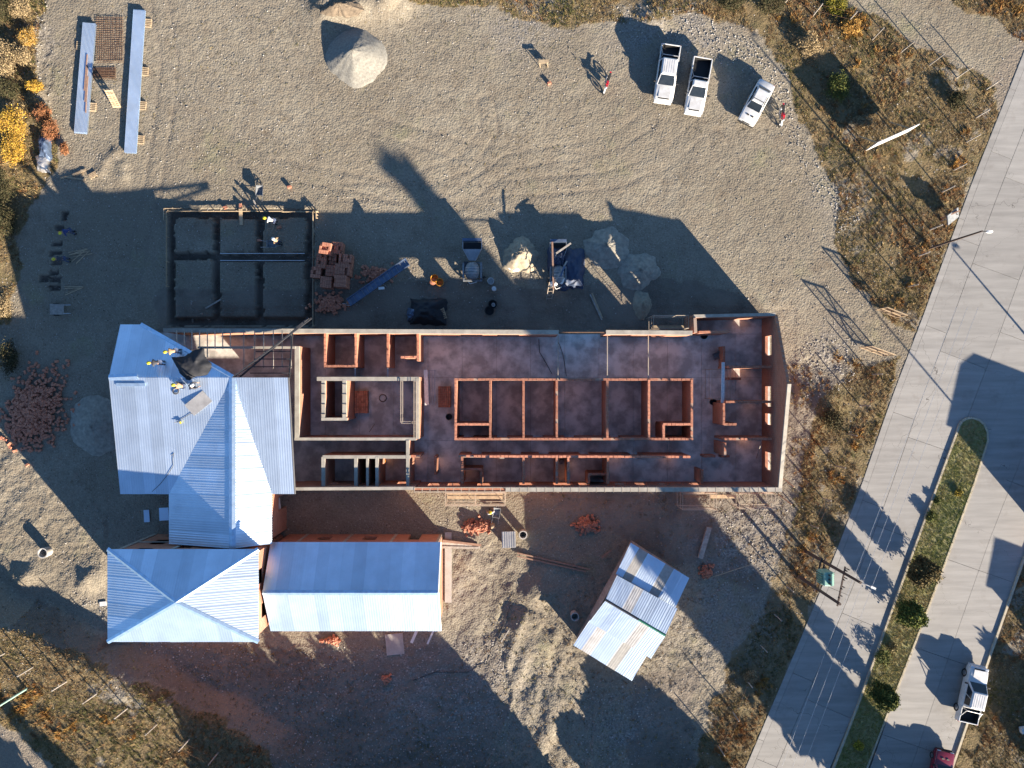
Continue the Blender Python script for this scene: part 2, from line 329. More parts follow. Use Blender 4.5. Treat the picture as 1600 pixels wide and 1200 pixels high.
def groundmat():
    m, nt, n, l, bs = nodes('gravel, soil and dry grass'); p = pos(nt)
    a = n.new('ShaderNodeAttribute'); a.attribute_name = 'zone'; sp = n.new('ShaderNodeSeparateColor'); l.new(a.outputs['Color'], sp.inputs[0])
    big = noise(nt, .09, 5, .6, p); mid = noise(nt, .7, 5, .65, p); fin = noise(nt, 5.5, 6, .75, p); vf = noise(nt, 14, 3, .7, p)
    vo = n.new('ShaderNodeTexVoronoi'); vo.inputs['Scale'].default_value = 2.6; l.new(p, vo.inputs['Vector'])
    vo2 = n.new('ShaderNodeTexVoronoi'); vo2.inputs['Scale'].default_value = 6.5; l.new(p, vo2.inputs['Vector'])
    g = mixc(nt, ramp(nt, big, .35, .65), (0.261,0.230,0.176), (0.215,0.187,0.144))
    g = mixc(nt, ramp(nt, noise(nt, .045, 4, .6, p), .46, .60), g, (.195,.168,.125)); g = mixc(nt, ramp(nt, noise(nt, .16, 5, .7, p), .56, .68), g, (.205,.19,.12)); g = mixc(nt, ramp(nt, noise(nt, .3, 6, .75, p), .58, .70), g, (.14,.108,.075))
    g = mixc(nt, ramp(nt, mid, .42, .72), g, (0.187,0.156,0.117))
    g = mixc(nt, ramp(nt, fin, .50, .72), g, (0.121,0.101,0.078))
    g = mixc(nt, ramp(nt, fin, .42, .26), g, (0.343,0.300,0.234))
    w = n.new('ShaderNodeMath'); w.operation = 'LESS_THAN'; w.inputs[1].default_value = .15; l.new(vo.outputs['Distance'], w.inputs[0])
    wm = n.new('ShaderNodeMath'); wm.operation = 'MULTIPLY'; l.new(w.outputs[0], wm.inputs[0]); l.new(ramp(nt, noise(nt, .35, 4, .6, p), .42, .6), wm.inputs[1])
    g = mixc(nt, ramp(nt, noise(nt, 3.1, 3, .8, p), .58, .72), g, (.17,.15,.115)); g = mixc(nt, ramp(nt, noise(nt, 8.3, 2, .8, p), .62, .70), g, (.36,.33,.27))
    g = mixc(nt, wm.outputs[0], g, (0.078,0.066,0.047))             # dark weeds and stones dotted over the yard
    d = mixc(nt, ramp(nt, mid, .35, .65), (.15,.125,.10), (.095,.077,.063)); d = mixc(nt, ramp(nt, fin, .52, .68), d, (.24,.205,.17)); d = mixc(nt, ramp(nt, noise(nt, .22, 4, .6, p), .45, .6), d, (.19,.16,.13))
    r = mixc(nt, ramp(nt, fin, .35, .65), (0.234,0.199,0.156), (0.172,0.144,0.113))
    v = mixc(nt, ramp(nt, mid, .35, .65), (.155,.112,.062), (.10,.085,.042)); v = mixc(nt, ramp(nt, fin, .45, .7), v, (.235,.175,.10))
    k = mixc(nt, ramp(nt, fin, .38, .62), (0.312,0.289,0.257), (0.117,0.105,0.090))
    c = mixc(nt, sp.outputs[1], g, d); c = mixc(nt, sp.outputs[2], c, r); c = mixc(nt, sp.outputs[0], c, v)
    km = n.new('ShaderNodeMath'); km.operation = 'MULTIPLY'; l.new(a.outputs['Alpha'], km.inputs[0]); l.new(ramp(nt, mid, .4, .6), km.inputs[1])
    c = mixc(nt, km.outputs[0], c, k)
    l.new(c, bs.inputs['Base Color']); bs.inputs['Roughness'].default_value = .97; bs.inputs['Specular IOR Level'].default_value = .1
    f3 = n.new('ShaderNodeMath'); f3.operation = 'MULTIPLY'; f3.inputs[1].default_value = .3; l.new(fin, f3.inputs[0]); ad = n.new('ShaderNodeMath'); l.new(f3.outputs[0], ad.inputs[0]); mu = n.new('ShaderNodeMath'); mu.operation = 'MULTIPLY'; mu.inputs[1].default_value = -1.1
    l.new(vo2.outputs['Distance'], mu.inputs[0]); l.new(mu.outputs[0], ad.inputs[1]); bumpn(nt, ad.outputs[0], bs, .48, .06)
    return m
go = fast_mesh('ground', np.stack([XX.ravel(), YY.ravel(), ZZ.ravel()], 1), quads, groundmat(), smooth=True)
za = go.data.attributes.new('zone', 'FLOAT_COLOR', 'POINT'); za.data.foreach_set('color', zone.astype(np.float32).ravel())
tag(go, kind='structure')

# ---------------- concrete road, kerbs, median ----------------
def poly_eval(pts, t):                       # pts world polyline, t in metres along
    d = 0
    for a, b in zip(pts, pts[1:]):
        L = (b-a).length
        if t <= d+L or b is pts[-1]: return a+(b-a)*((t-d)/L), (b-a).normalized()
        d += L
def slabmat():
    m, nt, n, l, bs = nodes('road concrete'); p = pos(nt)
    mp = n.new('ShaderNodeMapping'); l.new(p, mp.inputs[0]); mp.inputs['Rotation'].default_value = (0,0,R(-68)); mp.inputs['Scale'].default_value = (.15,1.6,1)
    st = noise(nt, 1.2, 5, .6, mp.outputs[0]); mp2 = n.new('ShaderNodeMapping'); l.new(p, mp2.inputs[0]); mp2.inputs['Rotation'].default_value = (0,0,R(-68)); mp2.inputs['Scale'].default_value = (2.2,.2,1)
    br = noise(nt, 2.5, 5, .7, mp2.outputs[0])
    c = mixc(nt, ramp(nt, st, .35, .68), (.288,.276,.258), (.215,.206,.193)); c = mixc(nt, ramp(nt, br, .62, 1.0), c, (0.336,0.316,0.288))
    c = mixc(nt, ramp(nt, noise(nt, .5, 6, .7, p), .55, .8), c, (0.192,0.176,0.160))
    vc = n.new('ShaderNodeTexVoronoi'); vc.feature = 'DISTANCE_TO_EDGE'; vc.inputs['Scale'].default_value = .12; vn = n.new('ShaderNodeMix'); vn.data_type = 'VECTOR'
    nn = n.new('ShaderNodeTexNoise'); nn.inputs['Scale'].default_value = .9; l.new(p, nn.inputs['Vector']); vn.inputs[0].default_value = .25; l.new(p, vn.inputs[4]); l.new(nn.outputs['Color'], vn.inputs[5])
    sc = n.new('ShaderNodeVectorMath'); sc.operation = 'MULTIPLY_ADD'; l.new(nn.outputs['Color'], sc.inputs[0]); sc.inputs[1].default_value = (2.5,2.5,0); l.new(p, sc.inputs[2]); l.new(sc.outputs[0], vc.inputs['Vector'])
    lt = n.new('ShaderNodeMath'); lt.operation = 'LESS_THAN'; lt.inputs[1].default_value = .0009; l.new(vc.outputs['Distance'], lt.inputs[0]); c = mixc(nt, lt.outputs[0], c, (0.104,0.096,0.088))
    oi = n.new('ShaderNodeObjectInfo'); hv = n.new('ShaderNodeHueSaturation'); mr = n.new('ShaderNodeMapRange'); mr.inputs[3].default_value = .93; mr.inputs[4].default_value = 1.05
    l.new(oi.outputs['Random'], mr.inputs[0]); l.new(mr.outputs[0], hv.inputs['Value']); l.new(c, hv.inputs['Color'])
    l.new(hv.outputs[0], bs.inputs['Base Color']); bs.inputs['Roughness'].default_value = .85; bumpn(nt, noise(nt, 9, 5, .7, p), bs, .12, .02); return m
mt['slab'] = slabmat()
road = empty('road', (0,0,0)); tag(road, kind='structure')
RL = [W(*p) for p in ROADL]; RK = [W(*p) for p in RIGHTK]
def rowx(pts, y): return float(np.interp(-y, [-p.y for p in pts], [p.x for p in pts]))
base = MB()
ys = list(np.arange(38, -44, -1.0)); n = len(ys)
vs = [(rowx(RL, y)+.1, y, -.10) for y in ys] + [(60, y, -.10) for y in ys]
base.add(vs, [(i, i+1, n+i+1, n+i) for i in range(n-1)])
base.build('road_base', M('joint filler', (.09,.085,.08), .95), road)
def strip_slab(o0, o1, t0, t1, z=.03):
    pts = []
    m = 4
    for k in range(m+1):
        c, d = poly_eval(RL, t0+(t1-t0)*k/m); nrm = Vector((-d.y, d.x, 0)); pts.append((c, nrm))
    a = [c+nrm*o0 for c, nrm in pts]; b = [c+nrm*o1 for c, nrm in pts]
    mb = MB(); mb.prism(a + b[::-1], -.11, z); return mb
strips = [(0.0,.55),(.57,2.54),(2.575,7.0),(7.03,12.2),(12.23,17.6)]
T0, T1 = 4.0, 84.0
for si, (o0, o1) in enumerate(strips):
    Ls = 8.4 if si else 12.6; t = T0 + (si % 3)*1.7
    while t < T1:
        if True:
            c, d = poly_eval(RL, t+Ls/2); q = c+Vector((-d.y, d.x, 0))*o0
            if abs(q.x) < 49 and abs(q.y) < 38 and not (si > 2 and q.y < -9): strip_slab(o0, o1, t, t+Ls-.03).build('slab', mt['slab'], road)
        t += Ls
# the far carriageway beyond the median
t = 0
while t < 40:
    for o0, o1 in ((-6.9,-3.45),(-3.425,-.02)):
        pts = []
        for k in range(4):
            c, d = poly_eval(RK, t+8.37*k/3); pts.append((c, Vector((-d.y, d.x, 0))))
        MB().prism([c+nr*o0 for c, nr in pts]+[c+nr*o1 for c, nr in pts][::-1], -.11, .038).build('slab', mt['slab'], road)
    t += 8.4
def kerb(pts, w, z, name='kerb'):
    k = empty(name, (0,0,0)); tag(k, kind='structure')
    for a, b in zip(pts, pts[1:]):
        L = (b-a).length; m = max(1, round(L/2.0)); d = (b-a)/m
        for i in range(m):
            p, q = a+d*i, a+d*(i+1)-d.normalized()*.02; nr = Vector((-d.y, d.x, 0)).normalized()*w/2
            MB().prism([p-nr, q-nr, q+nr, p+nr], -.1, z+random.uniform(-.004,.004)).build('kerb_stone', mt['kerb'], k)
tip = [(1498,664),(1502,658),(1509,654),(1518,653),(1528,656),(1536,663),(1541,674),(1542,688)]
kerb([W(*p) for p in MEDL[::-1]+tip[1:]+MEDR[1:]], .17, .17, 'median_kerb')
kerb(RK, .2, .17, 'verge_kerb')
med = [W(*p) for p in MEDL[::-1]+tip[1:-1]+MEDR]
mm = MB(); mm.prism(med, -.1, .125)
MEDGRASS = M('median turf', (.19,.195,.07), .95, 0, (.28,.24,.12), 1.5, .8, 20)
tag(mm.build('median_strip', MEDGRASS), kind='structure')

# ---------------- grass and weeds (uncountable) ----------------
def clumps(name, pts, zs, blades, hmin, hmax, width, pal, label, splay=.8):
    n = len(pts); nb = blades; B = n*nb
    c = np.repeat(pts, nb, 0); z = np.repeat(zs, nb); hh = np.repeat(rng.uniform(hmin, hmax, n), nb)*rng.uniform(.5, 1.15, B)
    az = rng.uniform(0, 2*np.pi, B); sp = rng.uniform(.15, 1, B)*splay; ln = hh
    bx = c[:,0]+rng.normal(0, .05, B); by = c[:,1]+rng.normal(0, .05, B)
    dx, dy = np.cos(az), np.sin(az); w = width*rng.uniform(.6, 1.3, B)
    p0 = np.stack([bx-dy*w/2, by+dx*w/2, z-.03], 1); p1 = np.stack([bx+dy*w/2, by-dx*w/2, z-.03], 1)
    p2 = np.stack([bx+dx*ln*np.sin(sp*1.3), by+dy*ln*np.sin(sp*1.3), z+ln*np.cos(sp*1.3)+.01], 1)
    v = np.stack([p0, p1, p2], 1).reshape(-1, 3); f = np.arange(B*3).reshape(-1, 3)
    pal = np.array(pal); ci = (fbm(pts[:,0], pts[:,1], .25, 3, N2)-.5)*1.6+.5 + rng.normal(0, .22, n); ci = np.clip((ci*len(pal)).astype(int), 0, len(pal)-1)
    col = .95*pal[ci]*rng.uniform(.7, 1.25, (n, 1)); col = np.repeat(np.repeat(col, nb, 0)*rng.uniform(.8, 1.2, (B, 1)), 3, 0)
    t = np.concatenate([col, np.ones((len(col), 1))], 1)
    o = fast_mesh(name, v, f, mt['grass'], tint=t); tag(o, label, 'vegetation', kind='stuff'); return o
def pts_in(polys, dens, thin=None, jit=26):
    out = []
    for q in polys:
        q = np.array(q); x0, y0 = q.min(0); x1, y1 = q.max(0); x0 = max(x0, -30); y0 = max(y0, -30); x1 = min(x1, 1630); y1 = min(y1, 1230)
        m = int(max(0, (x1-x0)*(y1-y0)/S/S*dens)); p = rng.uniform((x0, y0), (x1, y1), (m, 2))
        wx = (p[:,0]-800)/S; wy = (600-p[:,1])/S
        k = inpoly(p[:,0]+jit*(fbm(wx, wy, .55, 4, N2)-.5), p[:,1]+jit*(fbm(wx, wy, .55, 4, N3)-.5), q)
        rx = np.interp(p[:,1], [a[1] for a in ROADL], [a[0] for a in ROADL]); k &= (p[:,0] < rx-4) | (p[:,0] > rx+200)
        rk = np.interp(p[:,1], [a[1] for a in RIGHTK], [a[0] for a in RIGHTK]); k &= (p[:,0] < rx-4) | (p[:,0] > rk+5)
        if thin is not None: k &= thin(wx, wy)
        out.append(np.stack([wx, wy], 1)[k])
    p = np.concatenate(out); return p, height(p[:,0], p[:,1], False)
STRAW = [(.13,.13,.045),(.20,.175,.065),(.23,.165,.075),(.32,.235,.115),(.38,.29,.16),(.27,.165,.08),(.18,.115,.055)]
p, z = pts_in(VEG, 42, lambda x, y: fbm(x, y, .5, 3, N1) > .37); clumps('dry_grass', p, z, 11, .06, .15, .035, STRAW, 'dry straw and olive grass covering the unmown verges')
p, z = pts_in(VEG+[DARK[0]], 8, lambda x, y: fbm(x, y, .3, 3, N3) > .50); clumps('tall_weeds', p, z, 16, .18, .42, .035, [(.10,.10,.035),(.24,.18,.085),(.36,.26,.13),(.20,.11,.055),(.28,.14,.05)], 'taller tangled weeds in the verges')
p, z = pts_in([[(70,0),(1060,30),(1230,130),(1300,300),(1330,430),(1230,480),(520,300),(250,230),(70,250)]], .9, lambda x, y: fbm(x, y, .09, 3, N3)+.5*sstep(10, 36, y) > .62)
clumps('yard_weeds', p, z, 7, .05, .14, .05, [(.10,.095,.04),(.15,.125,.06),(.2,.16,.08)], 'tiny weeds dotted over the gravel yard')
p, z = pts_in([DARK[2], DARK[2], DARK[3], [(780,930),(1130,900),(1080,1200),(600,1200)]], 4); clumps('sparse_weeds', p, z, 8, .06, .18, .05, STRAW, 'sparse dry weeds on the disturbed soil')
mp = np.array(MEDL+tip+MEDR[::-1]); mp = MEDL[::-1]+tip[1:-1]+MEDR
q = np.array(mp); a = rng.uniform((1290,655),(1545,1215),(60000,2)); a = a[inpoly(a[:,0], a[:,1], mp)]
wp = np.stack([(a[:,0]-800)/S, (600-a[:,1])/S], 1); clumps('median_grass', wp, np.full(len(wp), .125), 6, .06, .15, .04, [(.20,.225,.06),(.26,.265,.085),(.34,.31,.12),(.42,.34,.18)], 'short green grass on the road median')
OR = [(1325,45,16),(1345,38,14),(1312,18,10),(1340,55,9),(1510,205,9),(1500,252,10),(1492,262,8),(1445,385,10),(1440,415,10),(1420,445,9),(1405,470,8),(1340,675,8),(1335,700,8),(1312,750,9),(1300,745,8),(1266,838,9),(1255,860,10),(1248,890,8),(1188,1078,12),(1172,1060,9),(1155,1140,12),(1195,1060,8),(1130,1180,9),
      (15,1045,14),(70,1070,16),(60,1092,14),(25,1078,15),(100,1100,12),(120,1126,10),(85,1060,10),(1340,100,7),(1370,80,8),(1350,165,6),(1395,95,7),(1420,85,7),(1330,20,8),(1310,560,8),(1335,570,8),(1590,15,14),(1560,8,14),(1240,30,8),(1290,45,7),(1215,30,6),(140,1115,8),(230,1130,8),(190,1105,8)]
pp = []
for (x, y, r) in OR:
    m = int(r*r*.16); g = rng.normal(0, r*.5, (m, 2)); pp.append(np.stack([(x+g[:,0]-800)/S, (600-y-g[:,1])/S], 1))
pp = np.concatenate(pp); clumps('orange_weeds', pp, height(pp[:,0], pp[:,1], False), 12, .2, .5, .06, [(.33,.17,.04),(.36,.21,.06),(.27,.13,.04),(.32,.21,.08)], 'orange autumn weeds along the fence lines')
# loose stones
def stones(name, pts, zs, rmin, rmax, label):
    n = len(pts); r = rng.uniform(rmin, rmax, n)**1.0; o = np.array([(1,0,0),(-1,0,0),(0,1,0),(0,-1,0),(0,0,1),(0,0,-1)], float)
    v = o[None]*rng.uniform(.5, 1.1, (n, 6, 1))*r[:,None,None]; v[:,:,2] *= .75
    a = rng.uniform(0, 6.28, n); ca, sa = np.cos(a)[:,None], np.sin(a)[:,None]; x = v[:,:,0]*ca-v[:,:,1]*sa; y = v[:,:,0]*sa+v[:,:,1]*ca
    v = np.stack([x+pts[:,0:1], y+pts[:,1:2], v[:,:,2]+zs[:,None]+.2*r[:,None]], -1).reshape(-1, 3)
    f0 = np.array([(0,2,4),(2,1,4),(1,3,4),(3,0,4),(2,0,5),(1,2,5),(3,1,5),(0,3,5)]); f = (np.arange(n)[:,None,None]*6+f0[None]).reshape(-1, 3)
    g = rng.uniform(.14, .40, (n, 1)); t = np.repeat(np.concatenate([g, g*.94, g*.86, np.ones((n, 1))], 1), 6, 0)
    return tag(fast_mesh(name, v, f, mt['grass'], tint=t), label, 'stones', kind='stuff')
q = [(-20,-20),(1620,-20),(1620,1220),(-20,1220)]
def yardonly(x, y):
    px, py = x*S+800, 600-y*S; k = ~((px > 165) & (px < 1240) & (py > 490) & (py < 775)) & ~((px > 160) & (px < 700) & (py > 830) & (py < 1005)); return k & (np.random.default_rng(3).random(x.shape) < .35+.65*(fbm(x, y, .15, 3, N2) > .5))
p, z = pts_in([q], 3.0, yardonly); stones('gravel_stones', p, z, .03, .085, 'loose pale gravel stones strewn over the site')
rk = [[(1060,30),(1180,70),(1235,150),(1260,240),(1320,310),(1300,335),(1230,240),(1200,140),(1060,62)],[(1295,280),(1350,300),(1345,350),(1300,370)],[(1235,540),(1330,520),(1340,590),(1260,640)],[(950,15),(1090,10),(1160,60),(1230,110),(1235,190),(1200,110),(1080,60),(960,55)],[(55,0),(70,0),(68,160),(80,260),(60,260)],[(1120,800),(1230,790),(1215,900),(1110,960)],[(480,1010),(800,1000),(800,1200),(430,1200),(400,1100)],[(900,1060),(1020,1060),(1000,1200),(910,1200)],[(100,920),(400,1010),(380,1090),(250,1040)]]
p, z = pts_in(rk, 9); stones('rubble_stones', p, z, .03, .12, 'larger broken stones along the edges of the yard')

# ---------------- corrugated roofs ----------------
def roof_slope(name, parent, poly, eave_dir, mat, sheet=1.05, pitch=.2, amp=.011, mats=None):
    """poly: planar convex corners in 3-D, eave_dir: horizontal unit vector along the eave; one object per sheet"""
    poly = [Vector(p) for p in poly]; u = Vector(eave_dir).normalized()
    nrm = Vector((0,0,0))
    for a, b, c in zip(poly, poly[1:], poly[2:]+poly[:1]): nrm += (b-a).cross(c-a)
    nrm.normalize(); nrm = nrm if nrm.z > 0 else -nrm
    u = (u - nrm*u.dot(nrm)).normalized(); v = nrm.cross(u).normalized(); o = poly[0]
    P = [((p-o).dot(u), (p-o).dot(v)) for p in poly]; u0 = min(p[0] for p in P); u1 = max(p[0] for p in P)
    def span(x):
        r = []
        for (a, b), (c, d) in zip(P, P[1:]+P[:1]):
            if abs(c-a) < 1e-6: continue
            t = (x-a)/(c-a)
            if -1e-6 <= t <= 1+1e-6: r.append(b+(d-b)*t)
        return (min(r), max(r)) if r else (0, 0)
    slope = empty(name, (0,0,0)) if parent is None else bpy.data.objects.new(name, None)
    if parent is not None: C.objects.link(slope); slope.parent = parent
    amp = amp*.5 if name in ('rear_roof','upper_roof','front_roof','lower_front_roof') else amp*.6
    n = max(1, round((u1-u0)/sheet)); w = (u1-u0)/n; knots = sorted(p[0] for p in P)
    for i in range(n):
        a, b = u0+i*w, u0+(i+1)*w+.03; b = min(b, u1)
        xs = set(np.arange(a, b, pitch/4)); xs.add(b); xs |= {k for k in knots if a < k < b}; xs = sorted(xs); vs = []; dv = random.uniform(-.012, .012)
        for x in xs:
            lo, hi = span(min(max(x, u0+1e-4), u1-1e-4)); k = math.cos((x-a)/pitch*2*math.pi)
            hgt = amp*(max(-.6, min(1, k*1.3))) + .006*(i % 2) + .004
            for q in (lo-dv, hi-dv*.3): vs.append(o+u*x+v*q+nrm*hgt)
        fs = [(2*j, 2*j+2, 2*j+3, 2*j+1) for j in range(len(xs)-1)]
        nb = len(vs); vs += [p-nrm*.012 for p in vs]; fs += [tuple(nb+k for k in f[::-1]) for f in fs]
        m_ = mats[i % len(mats)] if mats else mat
        MB().add(vs, fs).build('roof_sheet', m_, slope)
    return slope
def ridge_cap(parent, a, b, w=.42, name='ridge_cap', n1=None, n2=None, mat=None):
    a, b = Vector(a), Vector(b); d = (b-a).normalized(); s_ = d.cross(Vector((0,0,1))).normalized()*w/2; up = Vector((0,0,.06)); dn = Vector((0,0,-.03))
    mb = MB(); mb.add([a-s_+dn, a+up, a+s_+dn, b-s_+dn, b+up, b+s_+dn], [(0,1,4,3),(1,2,5,4),(0,2,1),(3,4,5),(0,3,5,2)]); return mb.build(name, mat or mt['cap'], parent)
kz = [0]
def wall(parent, a, b, z1, th=.22, z0=-.05, openings=(), mat='brick', beam=None, name='wall', zb=None):
    """a, b: (x, y) ends on the ground in metres; openings: (from, to, sill, head) along the wall; zb: height at b for a raking top"""
    a, b = Vector((a[0], a[1], 0)), Vector((b[0], b[1], 0)); d = b-a; L = d.length; d.normalize(); nr = Vector((-d.y, d.x, 0))*th/2
    kz[0] += 1; z1 = z1 + .003*(kz[0] % 12); zb = z1 if zb is None else zb; mb = MB()
    def seg(t0, t1, q0, q1a, q1b):
        p, q = a+d*t0, a+d*t1
        vs = [p-nr, p+nr, q+nr, q-nr]; Z = [(q0, q1a)]*2+[(q0, q1b)]*2
        mb.add([(v.x, v.y, z[0]) for v, z in zip(vs, Z)]+[(v.x, v.y, z[1]) for v, z in zip(vs, Z)], [(3,2,1,0),(4,5,6,7),(0,1,5,4),(1,2,6,5),(2,3,7,6),(3,0,4,7)])
    zt = lambda t: z1+(zb-z1)*t/L
    cur = 0
    for (t0, t1, s0, s1) in sorted(openings):
        if t0 > cur: seg(cur, t0, z0, zt(cur), zt(t0))
        if s0 > 0: seg(t0, t1, z0, s0, s0)
        if s1 < zt(t0): seg(t0, t1, s1, zt(t0), zt(t1))
        cur = t1
    if cur < L: seg(cur, L, z0, zt(cur), zt(L))
    o = mb.build(name, mt[mat], parent)
    if beam:
        bw, bh = beam; mb2 = MB(); p, q = a, b; nn = nr.normalized()*bw/2
        mb2.add([tuple(v)[:2]+(zz+.002,) for v, zz in ((p-nn, z1),(p+nn, z1),(q+nn, zb),(q-nn, zb))]+[tuple(v)[:2]+(zz+bh,) for v, zz in ((p-nn, z1),(p+nn, z1),(q+nn, zb),(q-nn, zb))],
                [(3,2,1,0),(4,5,6,7),(0,1,5,4),(1,2,6,5),(2,3,7,6),(3,0,4,7)])
        mb2.build('ring_beam', mt['beam'], o)
    return o
def wpx(parent, x0, y0, x1, y1, z, **k):       # wall whose TOP edge was measured in the photo
    a, b = W(x0, y0, z), W(x1, y1, z); bm = k.get('beam'); zz = z-(bm[1] if bm else 0)
    return wall(parent, (a.x, a.y), (b.x, b.y), zz, **k)

# ---------------- long roofed wing with a cross gable ----------------
wing = empty('metal_roofed_wing', W(300, 680, 0), 0, 'zinc roofed wing with cross gable, workers and black tarp on top', 'building')
wing.location = (0,0,0)
ZR, ZE = 6.3, 4.6
Cc = W(363, 590, ZR); R0 = W(170, 588, ZR); R1 = W(450, 590, ZR); X = Vector((1,0,0)); Y = Vector((0,1,0))
R0.y = R1.y = Cc.y
Rs = W(361, 857, ZR); Rs.x = Cc.x
Ew = W(264, 772, ZE); Ee = W(425, 772, ZE); E0 = W(187, 772, ZE); E1 = W(461, 772, ZE); E0.x = R0.x
roof_slope('south_roof', wing, [R0, Cc, Ew, E0], X, mt['zinc'])
E1.x = R1.x
roof_slope('south_roof', wing, [Cc, R1, E1, Ee], X, mt['zinc'])
N0 = W(190, 507, ZE); N0.x = R0.x; N1_ = W(219, 505, ZE); N1_.y = N0.y
roof_slope('north_roof', wing, [R0, Cc, N1_, N0], X, mt['zinc'], amp=.008)
Sw = Vector((Ew.x, Rs.y, ZE)); Se = Vector((Ee.x, Rs.y, ZE))
roof_slope('cross_roof', wing, [Cc, Rs, Sw, Ew], Y, mt['zinc'])
roof_slope('cross_roof', wing, [Cc, Rs, Se, Ee], Y, mt['zinc'])
up = Vector((0,0,.03))
ridge_cap(wing, Cc+up, Rs+up, .55); ridge_cap(wing, R0+up, W(215, 588, ZR)+up, .5)
ridge_cap(wing, N1_+up*.6+Vector((0,-.05,0)), Cc+up*.6, .5, 'verge_flashing')
ridge_cap(wing, R1+Vector((.02,0,-.02)), E1+Vector((.02,0,-.02)), .18, 'verge_flashing', mat=mt['steel'])
wx0, wx1 = R0.x+.35, R1.x-.3; wyn, wys = N0.y-.35, E0.y+.35
wall(wing, (wx0, wyn), (wx0, wys), 4.4, openings=[(2,3.4,1,2.4),(6,7.4,1,2.4),(10,11.4,1,2.4)])
wall(wing, (wx0, wys), (Ew.x+.3, wys), 4.4, openings=[(1.2,2.6,1,2.4)])
wall(wing, (Ee.x-.3, wys), (wx1, wys), 4.4)
wall(wing, (Ew.x+.35, wys), (Ew.x+.35, Rs.y+.3), 4.4, openings=[(1,2.2,0,2.2)])
wall(wing, (Ee.x-.35, wys), (Ee.x-.35, Rs.y+.3), 4.4, openings=[(1,2.2,0,2.2)])
g = MB(); yv = Rs.y+.3; g.add([(Ew.x+.3, yv, 0), (Ee.x-.3, yv, 0), (Ee.x-.3, yv, 4.55), (Cc.x, yv, 6.15), (Ew.x+.3, yv, 4.55)] + [(Ew.x+.3, yv+.2, 0), (Ee.x-.3, yv+.2, 0), (Ee.x-.3, yv+.2, 4.55), (Cc.x, yv+.2, 6.15), (Ew.x+.3, yv+.2, 4.55)],
      [(0,1,2,3,4),(9,8,7,6,5),(0,5,6,1),(1,6,7,2),(2,7,8,3),(3,8,9,4),(4,9,5,0)]); g.build('gable_wall', mt['brick'], wing)
gw = MB(); xv = wx0; gp = [(wyn, 4.42), (R0.y, 6.15), (wys, 4.42)]; gw.add([(xv-.1, y, z) for y, z in gp]+[(xv+.1, y, z) for y, z in gp], [(0,1,2),(5,4,3),(0,3,4,1),(1,4,5,2),(2,5,3,0)]); gw.build('gable_wall', mt['brick'], wing)
MB().box(((wx0+wx1)/2, (wyn+wys)/2, -.01), (wx1-wx0, wyn-wys, .1)).build('floor_slab', mt['floor'], wing)

# ---------------- pyramid roofed block ----------------
pyr = empty('pyramid_roofed_block', (0,0,0), 0, 'tall brick block under a four sided zinc pyramid roof', 'building')
ZP, ZA = 6.8, 8.7
NW, NE, SE, SW = W(168, 858, ZP), W(406, 858, ZP), W(404, 1003, ZP), W(169, 1003, ZP); NE.x = SE.x; SW.x = NW.x; AP = W(275, 941, ZA)
roof_slope('north_roof', pyr, [NW, NE, AP], X, mt['zinc'], amp=.006); roof_slope('south_roof', pyr, [SW, SE, AP], X, mt['zinc'], amp=.006)
roof_slope('west_roof', pyr, [NW, SW, AP], Y, mt['zinc']); roof_slope('east_roof', pyr, [NE, SE, AP], Y, mt['zinc'])
for q in (NW, NE, SE, SW): ridge_cap(pyr, q+up, AP+up, .38, 'hip_cap')
i_ = .35
for a, b in (((NW.x+i_, NW.y-i_), (NE.x-i_, NE.y-i_)), ((SW.x+i_, SW.y+i_), (SE.x-i_, SE.y+i_)), ((NW.x+i_, NW.y-i_), (SW.x+i_, SW.y+i_)), ((NE.x-i_, NE.y-i_), (SE.x-i_, SE.y+i_))):
    wall(pyr, a, b, 6.75, openings=[(1.5,2.7,1,2.3),(1.5,2.7,4,5.4),(4.5,5.7,4,5.4)] if a[1] != NE.y-i_ or True else ())
for z in (3.2, 6.4):
    MB().box(((NW.x+NE.x)/2, NW.y-i_+.13, z), (NE.x-NW.x-.7, .06, .3)).build('concrete_band', mt['beam'], pyr)
    MB().box((NE.x-i_+.13, (NE.y+SE.y)/2, z), (.06, NE.y-SE.y-.7, .3)).build('concrete_band', mt['beam'], pyr)
for k in range(3): MB().box((NW.x+.5+k*4.3, NW.y-i_+.135, 3.3), (.3, .07, 6.6)).build('concrete_column', mt['beam'], pyr)

# ---------------- gable roofed block ----------------
gab = empty('gable_roofed_block', (0,0,0), 0, 'long low gable roofed block, north slope blue, south slope glaring white', 'building')
ZG, ZGe = 6.0, 4.0
G0, G1 = W(410, 926, ZG), W(684, 926, ZG); gn0, gn1 = W(424, 847, ZGe), W(684, 847, ZGe); gs0, gs1 = W(421, 986, ZGe), W(683, 986, ZGe)
gs0.x = gn0.x = G0.x; gs1.x = gn1.x = G1.x
roof_slope('north_roof', gab, [G0, G1, gn1, gn0], X, mt['zinc'], amp=.006); roof_slope('south_roof', gab, [G0, G1, gs1, gs0], X, mt['zinc'], amp=.006)
ridge_cap(gab, G0+up, G1+up, .4)
ridge_cap(gab, G1+Vector((.03,0,.0)), gn1+Vector((.03,0,0)), .16, 'verge_flashing', mat=mt['white']); ridge_cap(gab, G1+Vector((.03,0,0)), gs1+Vector((.03,0,0)), .16, 'verge_flashing', mat=mt['white'])
wall(gab, (G0.x+.3, gn0.y-.3), (G1.x-.3, gn1.y-.3), 3.9, openings=[(3,4.2,.9,2.2),(7,8.2,.9,2.2),(11,12,.0,2.2)])
